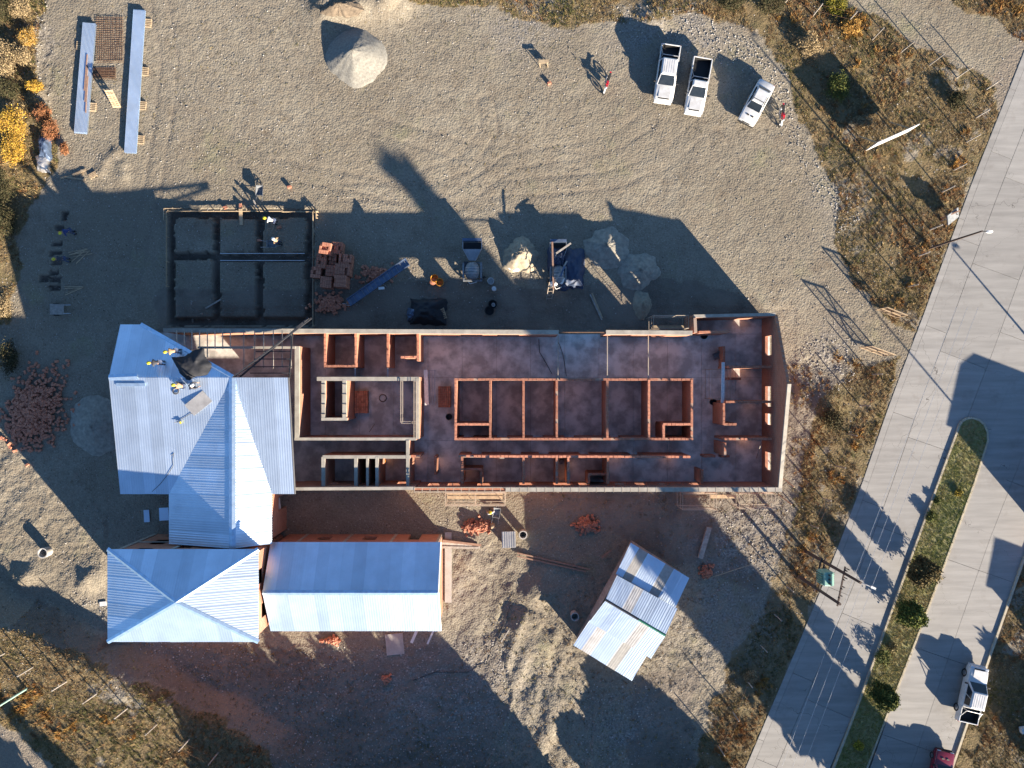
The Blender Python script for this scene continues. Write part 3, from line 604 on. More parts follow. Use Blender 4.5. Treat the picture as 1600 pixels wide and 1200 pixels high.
wall(gab, (G0.x+.3, gs0.y+.3), (G1.x-.3, gs1.y+.3), 3.9, openings=[(3,4.2,.9,2.2),(7,8.2,.9,2.2),(11,12.5,.9,2.2)])
for x in (G0.x+.3, G1.x-.3):
    q = MB(); gp = [(gn0.y-.3, 0), (gn0.y-.3, 4.0), (G0.y, 5.85), (gs0.y+.3, 4.0), (gs0.y+.3, 0)]
    q.add([(x-.1, y, z) for y, z in gp]+[(x+.1, y, z) for y, z in gp], [(0,1,2,3,4),(9,8,7,6,5)]+[(i,(i+1)%5,5+(i+1)%5,5+i) for i in range(5)]); q.build('gable_wall', mt['brick'], gab)
for k in range(4): MB().box((G0.x+2+k*4, gn0.y-.18, 1.95), (.25, .06, 3.9)).build('concrete_column', mt['beam'], gab)
MB().box(((G0.x+G1.x)/2, gn0.y-.17, 3.75), (G1.x-G0.x-.7, .05, .28)).build('concrete_band', mt['beam'], gab)
MB().box((G1.x+.32, (gn1.y+gs1.y)/2+.6, .02), (.6, gn1.y-gs1.y-1.2, .12)).build('path_slab', mt['conc'], gab)

# ---------------- unfinished roofless building ----------------
ub = empty('unfinished_brick_building', (0,0,0), 0, 'long roofless brick building with concrete ring beams and open rooms', 'building')
ZN, ZS, ZI = 4.1, 4.2, 3.4
fl = [W(455,522,.12), W(1085,522,.12), W(1085,497,.12), W(1203,497,.12), W(1203,753,.12), W(455,753,.12)]
fx0, fx1 = fl[0].x, fl[3].x
# floor screed poured in bays
bays = list(np.linspace(fx0, fx1, 15)); yb = [fl[0].y, W(0,590,.12).y, W(0,688,.12).y, fl[4].y]
for a, b in zip(bays, bays[1:]):
    for c, d in zip(yb, yb[1:]): MB().box(((a+b)/2, (c+d)/2, .0), (b-a-.02, c-d-.02, .24+random.uniform(-.004,.004))).build('floor_bay', mt['floor'], ub)
MB().box(((fl[1].x+fl[2].x)/2+3.3, (fl[1].y+fl[2].y)/2, -.005), (fl[3].x-fl[1].x-.03, abs(fl[2].y-fl[1].y)-.03, .23)).build('floor_bay', mt['floor'], ub)
BM = (.36, .22)
nwl = wpx(ub, 255, 516, 873, 519, ZN, th=.3, beam=BM, openings=[(25.0,26.9,1.0,2.65),(28.2,30.1,1.0,2.65)])
wpx(ub, 947, 519, 1082, 520, ZN, th=.3, beam=BM, openings=[(.6,2.4,1,2.65),(3.8,5.4,1,2.65)])
MB().beam(W(873,519.4,3.9), W(947,519.4,3.9), .07, .07).build('steel_tie', mt['rebar'], ub)
wpx(ub, 1084, 494, 1212, 491, 3.3, th=.26, beam=(.26,.14)); wpx(ub, 1086, 497, 1087, 520, 3.4, th=.26)
wpx(ub, 1092, 519, 1140, 518, 3.3, th=.2)
# raking east gable wall
xe = W(1232, 600, 6.0).x; yN = W(0, 492, 3.3).y; yR = 0.0; yS = W(0, 765, ZS).y
wall(ub, (xe, yN), (xe, yR), 3.3, th=.24, zb=6.0, openings=[(1.7,3.4,1,2.5)])
wall(ub, (xe, yR), (xe, yS), 6.0, th=.24, zb=ZS-.2, openings=[(.2,2.0,1,2.4),(2.6,3.6,1,2.4),(6,7.6,1,2.4)], beam=(.30,.2))
sw_open = [(2.6+k*3.35, 3.5+k*3.35, 1.1, 2.3) for k in range(8)]
wpx(ub, 455, 764, 648, 763, ZS, th=.24, beam=(.26,.22), openings=[(2.5,3.3,1.2,2.2),(8.6,9.6,1.0,2.2)])
wpx(ub, 648, 765, 790, 765, ZS-.25, th=.24, openings=[(.9,1.9,1,2.3),(2.6,3.7,1,2.3),(5.2,6.4,1,2.3)])
wpx(ub, 790, 765, 1222, 765, ZS, th=.24, beam=(.36,.25), openings=[(1.2,2.4,.9,2.3),(4.2,5.8,1,2.3),(6.4,7.3,1,2.3),(9.6,10.6,1,2.3),(11.4,12.4,1,2.3),(13.4,14.2,1,2.3),(16.2,17.2,1,2.3)])
inner = [(710,593,1083,593),(710,686,1083,686),(712,593,712,686),(766,593,766,686),(818,593,818,686),(870,593,870,686),(949,593,949,686),(1014,593,1014,686),(1081,593,1081,686),(712,663,766,663),(1036,663,1081,663),(1037,663,1037,686),
 (716,713,1079,714),(642,713,656,713),(722,713,722,756),(752,732,752,756),(722,733,752,733),(818,713,818,756),(870,713,870,756),(888,713,888,756),(950,713,950,756),(919,741,950,741),(920,741,920,756),(680,713,680,742),
 (1097,734,1097,755),(1131,541,1131,574),(1138,573,1206,573),(1134,628,1206,628),(1131,630,1131,664),(1131,663,1151,663),(1132,686,1206,686),(1133,692,1133,712),(1100,713,1118,713),(1127,713,1140,713),(1138,592,1158,592),
 (508,521,508,573),(506,572,556,572),(556,521,556,574),(606,521,606,574),(653,521,653,564),(626,558,653,558)]
for q in inner:
    op = []
    L = math.hypot(q[2]-q[0], q[3]-q[1])/S*.94
    if q[1] == 686 and L > 15: op = [(.6,1.5,0,2.1),(3.6,4.5,0,2.1),(6.8,7.7,0,2.1),(9.6,10.5,0,2.1),(13.6,14.5,0,2.1),(17,17.9,0,2.1)]
    if q[1] == 713 and L > 15: op = [(1,1.9,0,2.1),(4.5,5.4,0,2.1),(7,7.9,0,2.1),(10.6,11.5,0,2.1),(15,15.9,0,2.1)]
    low = {(1131,541):1.6,(1138,592):1.2,(1100,713):1.6,(1127,713):1.2,(680,713):2.2,(1097,734):2.6,(752,732):2.6,(722,733):2.6,(919,741):2.6,(920,741):2.6}.get((q[0], q[1]), ZI)
    wl = wpx(ub, *q, low-.19, th=.2, openings=op, z0=.1); a, b = W(q[0], q[1], low), W(q[2], q[3], low); L = (b-a).length; d = (b-a)/L; n_ = max(1, int(L/.33)); mb = MB(); rz_ = math.atan2(d.y, d.x)
    for k in range(n_):
        if random.random() < .09: continue
        c_ = a+d*(k+.5)*L/n_; mb.box((c_.x+random.uniform(-.012,.012), c_.y+random.uniform(-.012,.012), low-.19+.045+.09+random.uniform(-.015,.02)), (L/n_-.025, .185+random.uniform(-.01,.015), .18), rz_+random.uniform(-.04,.04))
    tag(mb.build('top_course', mt['clay'], wl), kind='stuff')
for q in [(460,686,650,686,.2),(464,541,464,686,.34),(652,591,652,686,.24),(504,714,641,714,.24),(505,714,505,762,.26),(556,714,556,762,.24),(574,714,574,762,.16),(589,714,589,762,.22),(637,688,637,762,.22),
          (495,592,655,592,.3),(505,593,505,655,.26),(538,593,538,655,.28),(502,655,542,655,.2)]:
    wpx(ub, *q[:4], 3.6, th=q[4], beam=(q[4]+.04, .2), z0=.1)
# uncast ring beam: bare rebar cage over the south wall, tie hoops on the cast part
def cage(x0, y0, x1, y1, z, step, w=.3, h=.22, name='rebar_cage', r=.014):
    a, b = W(x0, y0, z), W(x1, y1, z); d = (b-a).normalized(); nr = Vector((-d.y, d.x, 0))*w/2; mb = MB()
    for s_ in (-1, 1):
        for hz in (0, h): mb.beam(a+nr*s_+Vector((0,0,hz)), b+nr*s_+Vector((0,0,hz)), r*2, r*2)
    t = 0
    while t < (b-a).length:
        p = a+d*t; mb.beam(p-nr*1.3+Vector((0,0,h)), p+nr*1.3+Vector((0,0,h)), r*2.6, r*2.6); t += step
    return mb.build(name, mt['rebarpale'], ub)
cage(648, 765, 790, 765, ZS-.2, .66, .36, r=.02)
def hoops(x0, y0, x1, y1, z, step, w=.46):
    a, b = W(x0, y0, z), W(x1, y1, z); d = (b-a).normalized(); nr = Vector((-d.y, d.x, 0)).normalized(); t = .2
    while t < (b-a).length:
        p = a+d*t; mb = MB(); mb.beam(p-nr*w/2, p+nr*w/2, .035, .03); mb.build('form_tie', mt['rebarpale'], ub); t += step
hoops(795, 765, 1215, 765, ZS+.03, .72); hoops(505, 597, 505, 652, 3.63, .85, .4); hoops(538, 597, 538, 652, 3.63, .85, .42)
cage(628, 596, 628, 660, 3.5, .9, .16); cage(649, 596, 649, 684, 3.62, .85, .2); cage(628, 660, 650, 660, 3.5, .9, .16)
# ties spanning the big north room, and thin steel strings
for x in (872, 949, 1013):
    a, b = W(x, 522, 3.3), W(x, 592, 3.3); MB().beam(a, b, .07, .07).build('steel_tie', mt['rebarpale'], ub)
for x in (606, 555): MB().beam(W(x, 575, 3.3), W(x, 592, 3.3), .07, .07).build('steel_tie', mt['galv'], ub)
# purlins over the not yet roofed end of the wing
for x in list(range(276, 372, 12))+[381, 398, 412, 427, 441, 455]:
    y0 = 516; y1 = 545 if x > 330 else 516+max(6, (x-240)*.5)
    if x > 365: y1 = 575
    MB().beam(W(x, y0, 4.25), W(x, y1, 4.6+(y1-516)*.012), .05, .1).build('rafter', mt['woodgrey'], ub)
MB().beam(W(310, 543, 4.2), W(462, 543, 4.2), .18, .25).build('tie_beam', mt['beam'], ub)
tr = empty('steel_roof_truss', (0,0,0), 0, 'dark steel roof truss running diagonally from the roof apex', 'truss')
a, b = W(366, 588, 6.2), W(487, 497, 4.7); MB().beam(a, b, .12, .14).build('top_chord', mt['steel'], tr)
a2, b2 = a+Vector((.1,-.15,-.7)), b+Vector((-.3,.05,-.15)); MB().beam(a2, b2, .12, .12).build('bottom_chord', mt['steel'], tr)
for k in range(9):
    t = k/9; MB().beam(a+(b-a)*t, a2+(b2-a2)*(t+.05), .05, .05).build('web_bar', mt['steel'], tr)
for k, y in enumerate((549, 561, 573, 583)): MB().beam(W(400+k*-3, y, 5.0+k*.25), W(456, y, 5.0+k*.25), .08, .14).build('purlin', mt['steel'], ub)
MB().beam(W(457, 520, 4.6), W(452, 592, 5.6), .1, .16).build('edge_rafter', mt['steel'], ub)
# ---------------- shed ----------------
shed = empty('site_shed', (0,0,0), 0, 'patched site shed with stepped corrugated roofs set at an angle', 'shed')
def q4(pts, zs): return [W(x, y, z) for (x, y), z in zip(pts, zs)]
ud = (W(1077,903,2.2)-W(985.5,848,2.2)).normalized(); old, zn, fb = mt['zincold'], mt['zinc'], mt['fibre']
roof_slope('rear_roof', shed, q4([(985.5,848),(1077,903),(1055,950),(962,897)], (2.05,2.05,2.3,2.3)), ud, zn, .85, mats=[zn, fb, zn, zn, fb, zn])
roof_slope('upper_roof', shed, q4([(964,899),(1058.5,951),(1040,992),(946,937)], (2.75,2.75,3.15,3.15)), ud, zn, .85, mats=[zn, zn, old, zn, zn, zn])
roof_slope('front_roof', shed, q4([(946,938.5),(1039.5,994),(1017,1029),(921,972)], (3.1,3.1,2.42,2.42)), ud, zn, .85, mats=[zn, zn, zn, zn, old, zn])
roof_slope('lower_front_roof', shed, q4([(922,968),(1011,1023),(987,1064),(896,1008)], (2.36,2.36,1.75,1.75)), ud, zn, .85, mats=[zn, old, zn, zn, fb, zn])
a, b = W(946,937.5,3.17), W(1040,993,3.17); ridge_cap(shed, a, a+(b-a)*.55, .22, 'dark_ridge_board', mat=mt['steel']); ridge_cap(shed, a+(b-a)*.55, b, .22, 'green_ridge_board', mat=M('green flashing', (.03,.16,.10), .5))
cs = [W(992,852,2.0), W(1070,902,2.0), W(985,1056,1.7), W(904,1006,1.7)]
for a, b in zip(cs, cs[1:]+cs[:1]):
    n = round((b-a).length/.5); d = (b-a)/n; bw_ = d.length+.012
    for k in range(n): q_ = a+d*(k+.5); MB().box((q_.x, q_.y, q_.z-1.0), (bw_, .03, 2.1), math.atan2(d.y, d.x)).build('wall_board', mt['woodgrey'], shed)
for f in (.33, .62):
    p, q = cs[0]+(cs[3]-cs[0])*f, cs[1]+(cs[2]-cs[1])*f; MB().beam(p+Vector((0,0,-.6)), q+Vector((0,0,-.6)), .05, 2.6).build('inner_wall', mt['woodgrey'], shed)

# ---------------- stacks of roofing sheet in the yard ----------------
def sheet_stack(top, bot, w, h, label, skids, planks=0):
    a, b = G(*top), G(*bot); d = (b-a); L = d.length; rz = math.atan2(d.y, d.x); c = (a+b)/2
    o = empty('roofing_sheet_stack', (c.x, c.y, min(a.z, b.z)), rz, label, 'sheet stack', 'stacks of roofing sheet')
    for k in range(6):
        mb = MB(); n = 21; xs = [-w/2+w*i/n for i in range(n+1)]; off = random.uniform(-.05, .05); oy = random.uniform(-.02, .02)
        z = .1+h*k/6; vs = []
        for i, y in enumerate(xs):
            zz = z+(.028 if i % 2 else 0)
            vs += [(-L/2+off, y+oy, zz), (L/2+off, y+oy, zz), (-L/2+off, y+oy, zz+h/6-.012), (L/2+off, y+oy, zz+h/6-.012)]
        fs = []
        for i in range(n): q = 4*i; fs += [(q, q+1, q+5, q+4), (q+2, q+6, q+7, q+3), (q, q+4, q+6, q+2), (q+1, q+3, q+7, q+5)]
        fs += [(0,2,3,1), (4*n,4*n+1,4*n+3,4*n+2)]
        mb.add(vs, fs).build('sheet_bundle', mt['zinc'], o)
    for s_, side in skids:
        for j in range(5): MB().box((-L/2+L*s_+(j-2)*.16, side*(w/2+.05), .06), (.09, .9, .12)).build('pallet_slat', mt['wood'], o)
    for k in range(planks):
        MB().box((-L/2+L*(.45+.1*k), .1+.12*k, h+.16), (L*.33, .1, .04), .01*k).build('plank', mt['woodred'], o)
    return o
sheet_stack((142,39), (128,209), 1.2, .18, 'shorter blue sheet stack, planks lying on top, beside the scrub edge', [(.2,-1),(.75,1)], 3)
sheet_stack((220,18), (206,240), 1.08, .2, 'longer blue sheet stack on pale pallets, right of the mesh mat', [(.08,1),(.42,1),(.66,1),(.9,1)])
# rebar mesh mats
def mesh_mat(x0, y0, x1, y1, label, step=.2):
    a, b = G(x0, y1), G(x1, y0); o = empty('rebar_mesh_mat', (a.x, a.y, max(a.z, b.z)), 0, label, 'rebar mesh'); w, l = b.x-a.x, b.y-a.y
    m1, m2 = MB(), MB(); x = 0
    while x <= w: m1.beam((x, 0, .06), (x+random.uniform(-.05,.05), l, .06), .02, .02); x += step
    y = 0
    while y <= l: m2.beam((0, y, .085), (w, y+random.uniform(-.04,.04), .085), .02, .02); y += step
    m1.build('long_bars', mt['rebar'], o); m2.build('cross_bars', mt['rebar'], o); return o
mesh_mat(151, 26, 194, 98, 'large rusty rebar mesh mat lying between the two sheet stacks')
mesh_mat(146, 106, 182, 124, 'small dense rusty mesh mat below the large one', .09)
def pallet(px, py, rz, label, tilt=0, n=8, w=1.0, l=1.2, dz=0, mat='wood', group='loose pallets'):
    p = G(px, py); o = empty('timber_pallet', (p.x, p.y, p.z+dz), rz, label, 'pallet', group); o.rotation_euler = (tilt, 0, rz)
    for k in range(n): MB().box((0, -l/2+(k+.5)*l/n, .12), (w, l/n*.62, .025)).build('slat', mt[mat], o)
    for x in (-w/2+.06, 0, w/2-.06): MB().box((x, 0, .06), (.08, l, .09)).build('bearer', mt[mat], o)
    return o
pallet(183, 158, .05, 'pale slatted pallet propped up between the sheet stacks', .9, 9, .7, 1.7, .65)
pallet(146, 274, .5, 'small open pallet frame just inside the shadow edge', 0, 4, .7, .5)
for i, (x, y, a, L) in enumerate([(113,275,.2,2.2),(118,279,-.15,1.9),(125,270,.35,1.3)]):
    p = G(x, y, .05+.03*i); tag(MB().box((0,0,0), (L,.16,.04), a).build('offcut_plank', mt['wood']), ['pale plank offcut below the brown bush, longest','pale plank offcut below the brown bush, lower one','short plank offcut right of the brown bush'][i], 'plank', 'plank offcuts').location = p
for i, (x, y, n_, a) in enumerate([(126,398,6,.5),(119,450,4,.05)]):
    p = G(x, y); o = empty('stick_bundle', p, a, ['spread of thin boards beside the helmeted workers','small board pile below the row of pits'][i], 'boards', 'board piles in the shade')
    for k in range(n_): MB().box((random.uniform(-.2,.2), .14*k-.3, .05+.02*k), (1.7, .07, .03), random.uniform(-.35,.35)).build('board', mt['wood'], o)
p = G(97, 484); o = empty('hand_cart', p, 0, 'flat timber hand cart with two handles standing in the shade', 'cart')
MB().box((-.2,0,.4), (1.25,.95,.06)).build('deck', mt['woodgrey'], o)
for s_ in (-1,1): MB().beam((.4,s_*.38,.42), (1.1,s_*.38,.5), .06, .06).build('handle', mt['galv'], o); MB().torus((-.4,s_*.5,.22), .18, .05).build('wheel', mt['rubber'], o)
MB().tube((-.4,-.5,.22), (-.4,.5,.22), .03).build('axle', mt['steel'], o)
# ---------------- bushes ----------------
def leafcloud(n, shape, size, pal, seed, clumpn=40, spread=.16, fill=.4):
    r = np.random.default_rng(seed); cen = []
    while len(cen) < clumpn:
        q = r.uniform(-1, 1, 3)
        if np.linalg.norm(q) <= 1: cen.append(q*(1 if np.linalg.norm(q) > .45 else 1.6))
    cen = np.array(cen); k = r.integers(0, clumpn, n); c = cen[k] + r.normal(0, spread, (n, 3)); fillm = r.random(n) < fill; uu = r.normal(0, 1, (n, 3)); uu *= (r.random(n)**(1/3)*.93/np.linalg.norm(uu, axis=1))[:,None]; c = np.where(fillm[:,None], uu, c); tone = r.uniform(.65, 1.3, clumpn)[k]
    c = shape(c); az = r.uniform(0, 6.28, n); el = r.uniform(-.9, .9, n); s_ = size*r.uniform(.6, 1.4, n)
    u = np.stack([np.cos(az)*np.cos(el), np.sin(az)*np.cos(el), np.sin(el)], 1); t = r.normal(0, 1, (n, 3)); w = np.cross(u, t); w /= np.linalg.norm(w, axis=1)[:,None]+1e-6
    v = np.stack([c-u*s_[:,None], c+w*s_[:,None]*.45, c+u*s_[:,None], c-w*s_[:,None]*.45], 1).reshape(-1, 3)
    pal = np.array(pal); col = pal[r.integers(0, len(pal), n)]*(tone*r.uniform(.8, 1.2, n))[:,None]; col = np.repeat(np.concatenate([col, np.ones((n, 1))], 1), 4, 0)
    return v, np.arange(4*n).reshape(-1, 4), col
def plant(name, loc, rx, ry, rz_, z0, pal, label, cat, n=900, size=.12, trunk=.05, seed=1, cone=0, group=None, part='crown', rotz=0, blunt=0):
    o = empty(name, loc, rotz, label, cat, group)
    def shape(c):
        t = (c[:,2]+1)/2; k = np.clip(1-cone*t, .12, 1) if cone else 1
        if blunt:
            k = .8/np.sqrt(np.clip(1-c[:,2]**2, .06, 1)); zn_ = np.argsort(np.argsort(c[:,2]))/len(c)*2-1; k = k*(1-.55*np.clip((zn_-.6)/.4, 0, 1)**2); c = c.copy(); c[:,2] = zn_
        return np.stack([c[:,0]*rx*k, c[:,1]*ry*k, z0+rz_*(c[:,2]+1)], 1)
    v, f, col = leafcloud(n, shape, size, pal, seed); v[:,2] = np.maximum(v[:,2], -.02)
    fast_mesh(part, v, f, mt['leaf'], o, col)
    mb = MB(); top = z0+rz_*1.5; mb.tube((0,0,-.05), (.03,.02,top), trunk, trunk*.3, 7)
    rr = random.Random(seed)
    for k in range(9):
        a = rr.uniform(0, 6.28); z = z0*.6+rr.random()*rz_; q = rr.uniform(.5,.9); mb.tube((0,0,z), (math.cos(a)*rx*q*(1-cone*.5), math.sin(a)*ry*q*(1-cone*.5), z+rz_*.5), trunk*.45, trunk*.12, 5)
    mb.build('trunk', mt['bark'], o); return o
YEL = [(.42,.26,.03),(.36,.20,.03),(.46,.31,.06),(.26,.15,.04)]; BRN = [(.25,.10,.045),(.30,.14,.06),(.18,.08,.04)]; STR = [(.36,.27,.15),(.28,.21,.12),(.20,.15,.08)]; GRN = [(.05,.07,.018),(.08,.095,.025),(.12,.12,.03)]; DKG = [(.05,.045,.022),(.075,.06,.03),(.04,.042,.018)]
bl = [(32,200,1.2,1.5,1.0,YEL,'tall bright yellow bush at the left edge, upper half of the pair'),(30,236,.95,1.4,.8,YEL,'bright yellow bush at the left edge, lower half of the pair'),(75,182,.7,.8,.6,BRN,'rust brown bush above the blue plastic heap'),(86,207,.7,.9,.65,BRN,'rust brown bush touching the blue plastic heap'),
      (105,235,.35,.6,.4,BRN,'small rust bush right of the plastic heap'),(12,100,1.4,1.7,.9,STR,'large straw coloured bush at the left edge'),(42,92,.8,.9,.6,STR,'straw bush beside the stony yard edge'),(50,62,.7,.9,.6,[(.36,.2,.04),(.28,.2,.08)],'orange straw bush at the upper left yard edge'),(60,138,.7,.6,.5,YEL,'low golden bush below the straw ones'),
      (8,20,1.4,1.6,1.2,DKG,'dark bush in the upper left corner'),(38,20,1.0,1.0,.7,STR,'pale bush in the upper left corner'),(20,145,1.3,.9,.9,DKG,'dark bush above the yellow pair'),(5,300,1.5,2.0,1.1,DKG,'dark bush at the left edge below the yellow pair'),(15,350,1.3,1.6,.9,DKG,'dark shaded bush at the left edge beside the pits'),(20,560,.9,1.6,.6,DKG,'dark bush at the left edge above the brick heap'),(8,480,.8,1.0,.4,STR,'pale dry bush at the left edge'),
      (1325,44,.9,.9,.5,[(.33,.18,.05),(.36,.22,.06)],'orange bush inside the upper right fence'),(1303,12,1.1,.9,.6,[(.2,.17,.02),(.1,.1,.02)],'olive bush at the upper right fence'),(1200,15,1.3,.8,.7,DKG,'dark bush at the top edge behind the pickups'),(1140,8,1.2,.8,.7,DKG,'dark bush at the top edge left of the others'),(1345,192,1.0,.5,.3,STR,'dry branchy bush left of the white board'),
      (1305,140,1.1,1.3,.6,GRN,'green bush behind the white board'),(1490,160,.8,.9,.5,DKG,'dark bush near the upper road fence'),(1260,75,1.0,1.0,.5,STR,'straw bush right of the parked car'),(1298,655,1.0,1.0,.5,DKG,'dark bush beside the brick gable end'),(1170,1055,.6,.6,.4,STR,'dry bush on the lower verge')]
for i, (x, y, rx, ry, rz_, pal, lab) in enumerate(bl): plant('bush', G(x, y), rx, ry, rz_, .05, pal, lab, 'bush', int(1200+1900*rx*ry), .06, .04, i+5, 0, 'bushes around the site', 'foliage')
# median shrubs and their neighbours
for i, (x, y, h, r, pal, lab) in enumerate([(1428,886,2.7,1.25,[(.10,.075,.03),(.14,.10,.04),(.08,.07,.03)],'brownish rounded tree on the median, topmost of three'),(1408,952,3.1,1.35,GRN+[(.10,.12,.02)],'green conical tree on the median, middle of three'),(1368,1076,3.0,1.25,GRN,'green conical tree on the median, lowest of three')]):
    p = W(x, y, .12); plant('median_tree', p, r, r, (h-.45)/2, .45, pal, lab, 'tree', 14000, .10, .08, 40+i, .45 if i else .1, 'trees on the median')
for i, (x, y, r, pal, lab) in enumerate([(1496,769,.35,[(.3,.22,.03),(.15,.13,.03)],'tiny yellow shrub near the rounded median end'),(1375,1025,.8,GRN,'low leafy shrub between the median trees'),(1340,1163,.45,[(.3,.26,.03),(.2,.2,.03)],'small yellow shrub low on the median'),(1452,806,.5,GRN,'low green shrub on the upper median'),(1462,783,.3,GRN,'little green shrub beside the upper median shadow'),(1392,1010,.5,[(.25,.2,.1),(.12,.11,.04)],'dry low shrub on the median')]):
    plant('median_shrub', W(x, y, .12), r, r, r*.55, .03, pal, lab, 'shrub', int(500+700*r), .07, .03, 60+i, 0, 'low shrubs on the median', 'foliage')
# tall trees standing outside the picture, whose shadows reach in
def tall(px, py, h, r, i, pal=GRN, cone=.06, n=16000, size=.5, z0=1.2):
    p = W(px, py, 0); side = 'right' if px > 1600 else 'bottom'; plant('tall_tree', p, r, r, (h-z0)/2, z0, pal, '%s tree beyond the %s edge, %s in its row' % (['slender','bushy','dense','leafy','dark','broad','young'][i % 7], side, ['first','second','third','fourth','fifth','sixth','seventh','eighth','ninth','tenth'][i % 10]), 'tree', n, size, .22, 100+i, cone, 'tall trees beyond the view', blunt=.8 if h > 15 else 0)
for i, (x, y, h, r) in enumerate([(1470,1262,22.0,1.15),(1405,1282,12.5,2.7),(1120,1262,4.4,1.9),(1075,1268,3.6,1.9),(1165,1275,4.0,1.5),(1010,1275,3.2,1.3)]): tall(x, y, h, r, i)
for i, (x, y, h, r) in enumerate([(850,1272,5.6,2.4),(790,1268,6.2,2.6),(725,1275,5.6,2.5),(660,1272,5.8,2.5),(595,1275,5.4,2.4),(545,1285,6.4,2.4),(490,1290,6.6,2.3),(450,1292,5.6,2.0),(150,1312,7.2,1.9),(240,1315,7.0,1.3),(905,1290,7.5,2.2)]): tall(x, y, h, r, 20+i, GRN, .15, 6500, .34, .3)
for i, (x, y, h, r) in enumerate([(1640,1120,2.6,1.6),(1650,1190,2.8,1.7),(1655,1010,2.4,1.5)]): tall(x, y, h, r, 40+i, GRN, .3, 4000, .25, .2)
# two houses across the street, outside the picture
for (x0, y0, w, l, h, lab) in [(1648,702,9,7.0,3.3,'low house across the street, upper one'),(1698,998,9,4.5,3.4,'low house across the street, lower one')]:
    p = W(x0, y0); o = empty('street_house', (p.x, p.y, 0), R(-21), lab, 'house', 'houses beyond the right edge')
    for a, b in (((.3,-.3),(w-.3,-.3)),((.3,-l+.3),(w-.3,-l+.3)),((.3,-.3),(.3,-l+.3)),((w-.3,-.3),(w-.3,-l+.3))): wall(o, a, b, h-.1, openings=[(1,2.2,1,2.2)])
    e = [Vector((0,0,h)), Vector((w,0,h)), Vector((w,-l,h)), Vector((0,-l,h))]; r0, r1 = Vector((w*.35,-l/2,h+1.3)), Vector((w*.65,-l/2,h+1.3))
    MB().add(e+[r0, r1], [(0,4,5,1),(1,5,2),(2,5,4,3),(3,4,0),(0,1,2,3)]).build('roof', mt['zincold'], o)
# ---------------- heaps of sand, gravel, bricks ----------------
def heap(name, px, py, rx, ry, h, mat, label, cat, rough=.25, seed=0, stones_=0):
    p = G(px, py); n, m = 64, 26; vs = [(0,0,h)]; fs = []
    for j in range(1, m+1):
        t = j/m
        for i in range(n):
            a = 2*math.pi*i/n; w = 1+rough*(float(fbm(math.cos(a)*1.5+seed*7+5, math.sin(a)*1.5+9, 1, 3))-.5)*1.6
            z = h*(.7*(1-t)**1.1+.3*(1-t*t)**1.5)+h*rough*.5*(float(fbm(math.cos(a)*t*3+seed+20, math.sin(a)*t*3+20, 1.6, 4, N2))-.5)*(1-t*.7) - .06*(t > .95)
            z += (random.random()-.5)*.05*(t < .97); vs.append((math.cos(a)*rx*t*w, math.sin(a)*ry*t*w, max(z, -.06)))
    for i in range(n): fs.append((0, 1+i, 1+(i+1) % n))
    for j in range(m-1):
        for i in range(n): a = 1+j*n; fs.append((a+i, a+n+i, a+n+(i+1) % n, a+(i+1) % n))
    o = MB().add(vs, fs).build(name, mt[mat], None, True); o.location = p; o.location.z -= .02; tag(o, label, cat); return o
heap('gravel_heap', 556, 90, 2.85, 2.75, 1.5, 'sandgrey', 'pale gravel heap at the top of the yard, in full sun', 'gravel heap', .2, 1)
heap('sand_heap', 812, 397, 1.75, 1.7, 1.3, 'sand', 'sunlit lumpy sand heap between the two mixers', 'sand heap', .55, 2)
heap('sand_heap', 946, 386, 2.0, 1.9, .95, 'sanddamp', 'shaded damp sand heap, upper of the two by the mixer', 'sand heap', .5, 3)
heap('sand_heap', 998, 424, 1.85, 1.9, 1.0, 'sanddamp', 'shaded damp sand heap, lower of the two by the wall', 'sand heap', .5, 4)
heap('gravel_heap', 1003, 476, .9, 1.4, .7, 'sand', 'small pale gravel heap by the north wall scaffold', 'gravel heap', .4, 5)
heap('gravel_heap', 150, 665, 2.6, 2.8, .8, 'sanddamp', 'low dark gravel heap in the shade right of the brick heap', 'gravel heap', .3, 6)
heap('soil_heap', 532, 12, 2.0, 1.0, .8, 'soil', 'brown soil heap at the top edge above the gravel heap', 'soil heap', .6, 8)
def bricks(name, px, py, rx, ry, h, n, label, cat='brick heap', seed=0, rz=0):
    p = G(px, py); r = random.Random(seed); o = empty(name, p, rz, label, cat, 'heaps of loose bricks'); mb = MB()
    for k in range(n):
        t = min(1.4, math.hypot(r.gauss(0, .42), r.gauss(0, .42))); a = r.uniform(0, 6.28); z = h*max(0, 1-t)*r.uniform(.5, 1)+.08
        mb.box((math.cos(a)*t*rx, math.sin(a)*t*ry, z), (.33,.18,.18) if r.random() < .7 else (.2,.18,.15), r.uniform(0, 3.1), r.uniform(-.6,.6), r.uniform(-.6,.6))
    tag(mb.build('bricks', mt['clay'], o), kind='stuff'); return o
bricks('brick_heap', 56, 640, 2.7, 3.9, .9, 900, 'large shaded heap of broken bricks near the left edge', seed=1, rz=-.35)
bricks('brick_heap', 745, 822, 1.4, .7, .5, 130, 'sunlit brick heap in front of the scaffold', seed=2)
bricks('brick_heap', 918, 820, 1.2, .75, .6, 130, 'brick heap behind the shed, half in shade', seed=3)
bricks('brick_heap', 1102, 893, .7, .6, .4, 50, 'small brick heap right of the shed', seed=4)
bricks('brick_heap', 590, 430, 1.8, .9, .3, 110, 'scattered bricks beside the conveyor', seed=5)
bricks('brick_heap', 516, 474, 1.6, 1.0, .35, 130, 'tumbled bricks below the brick pallets', seed=6)
bricks('brick_heap', 518, 1000, .9, .35, .25, 40, 'orange brick scraps below the gable roof', seed=7)
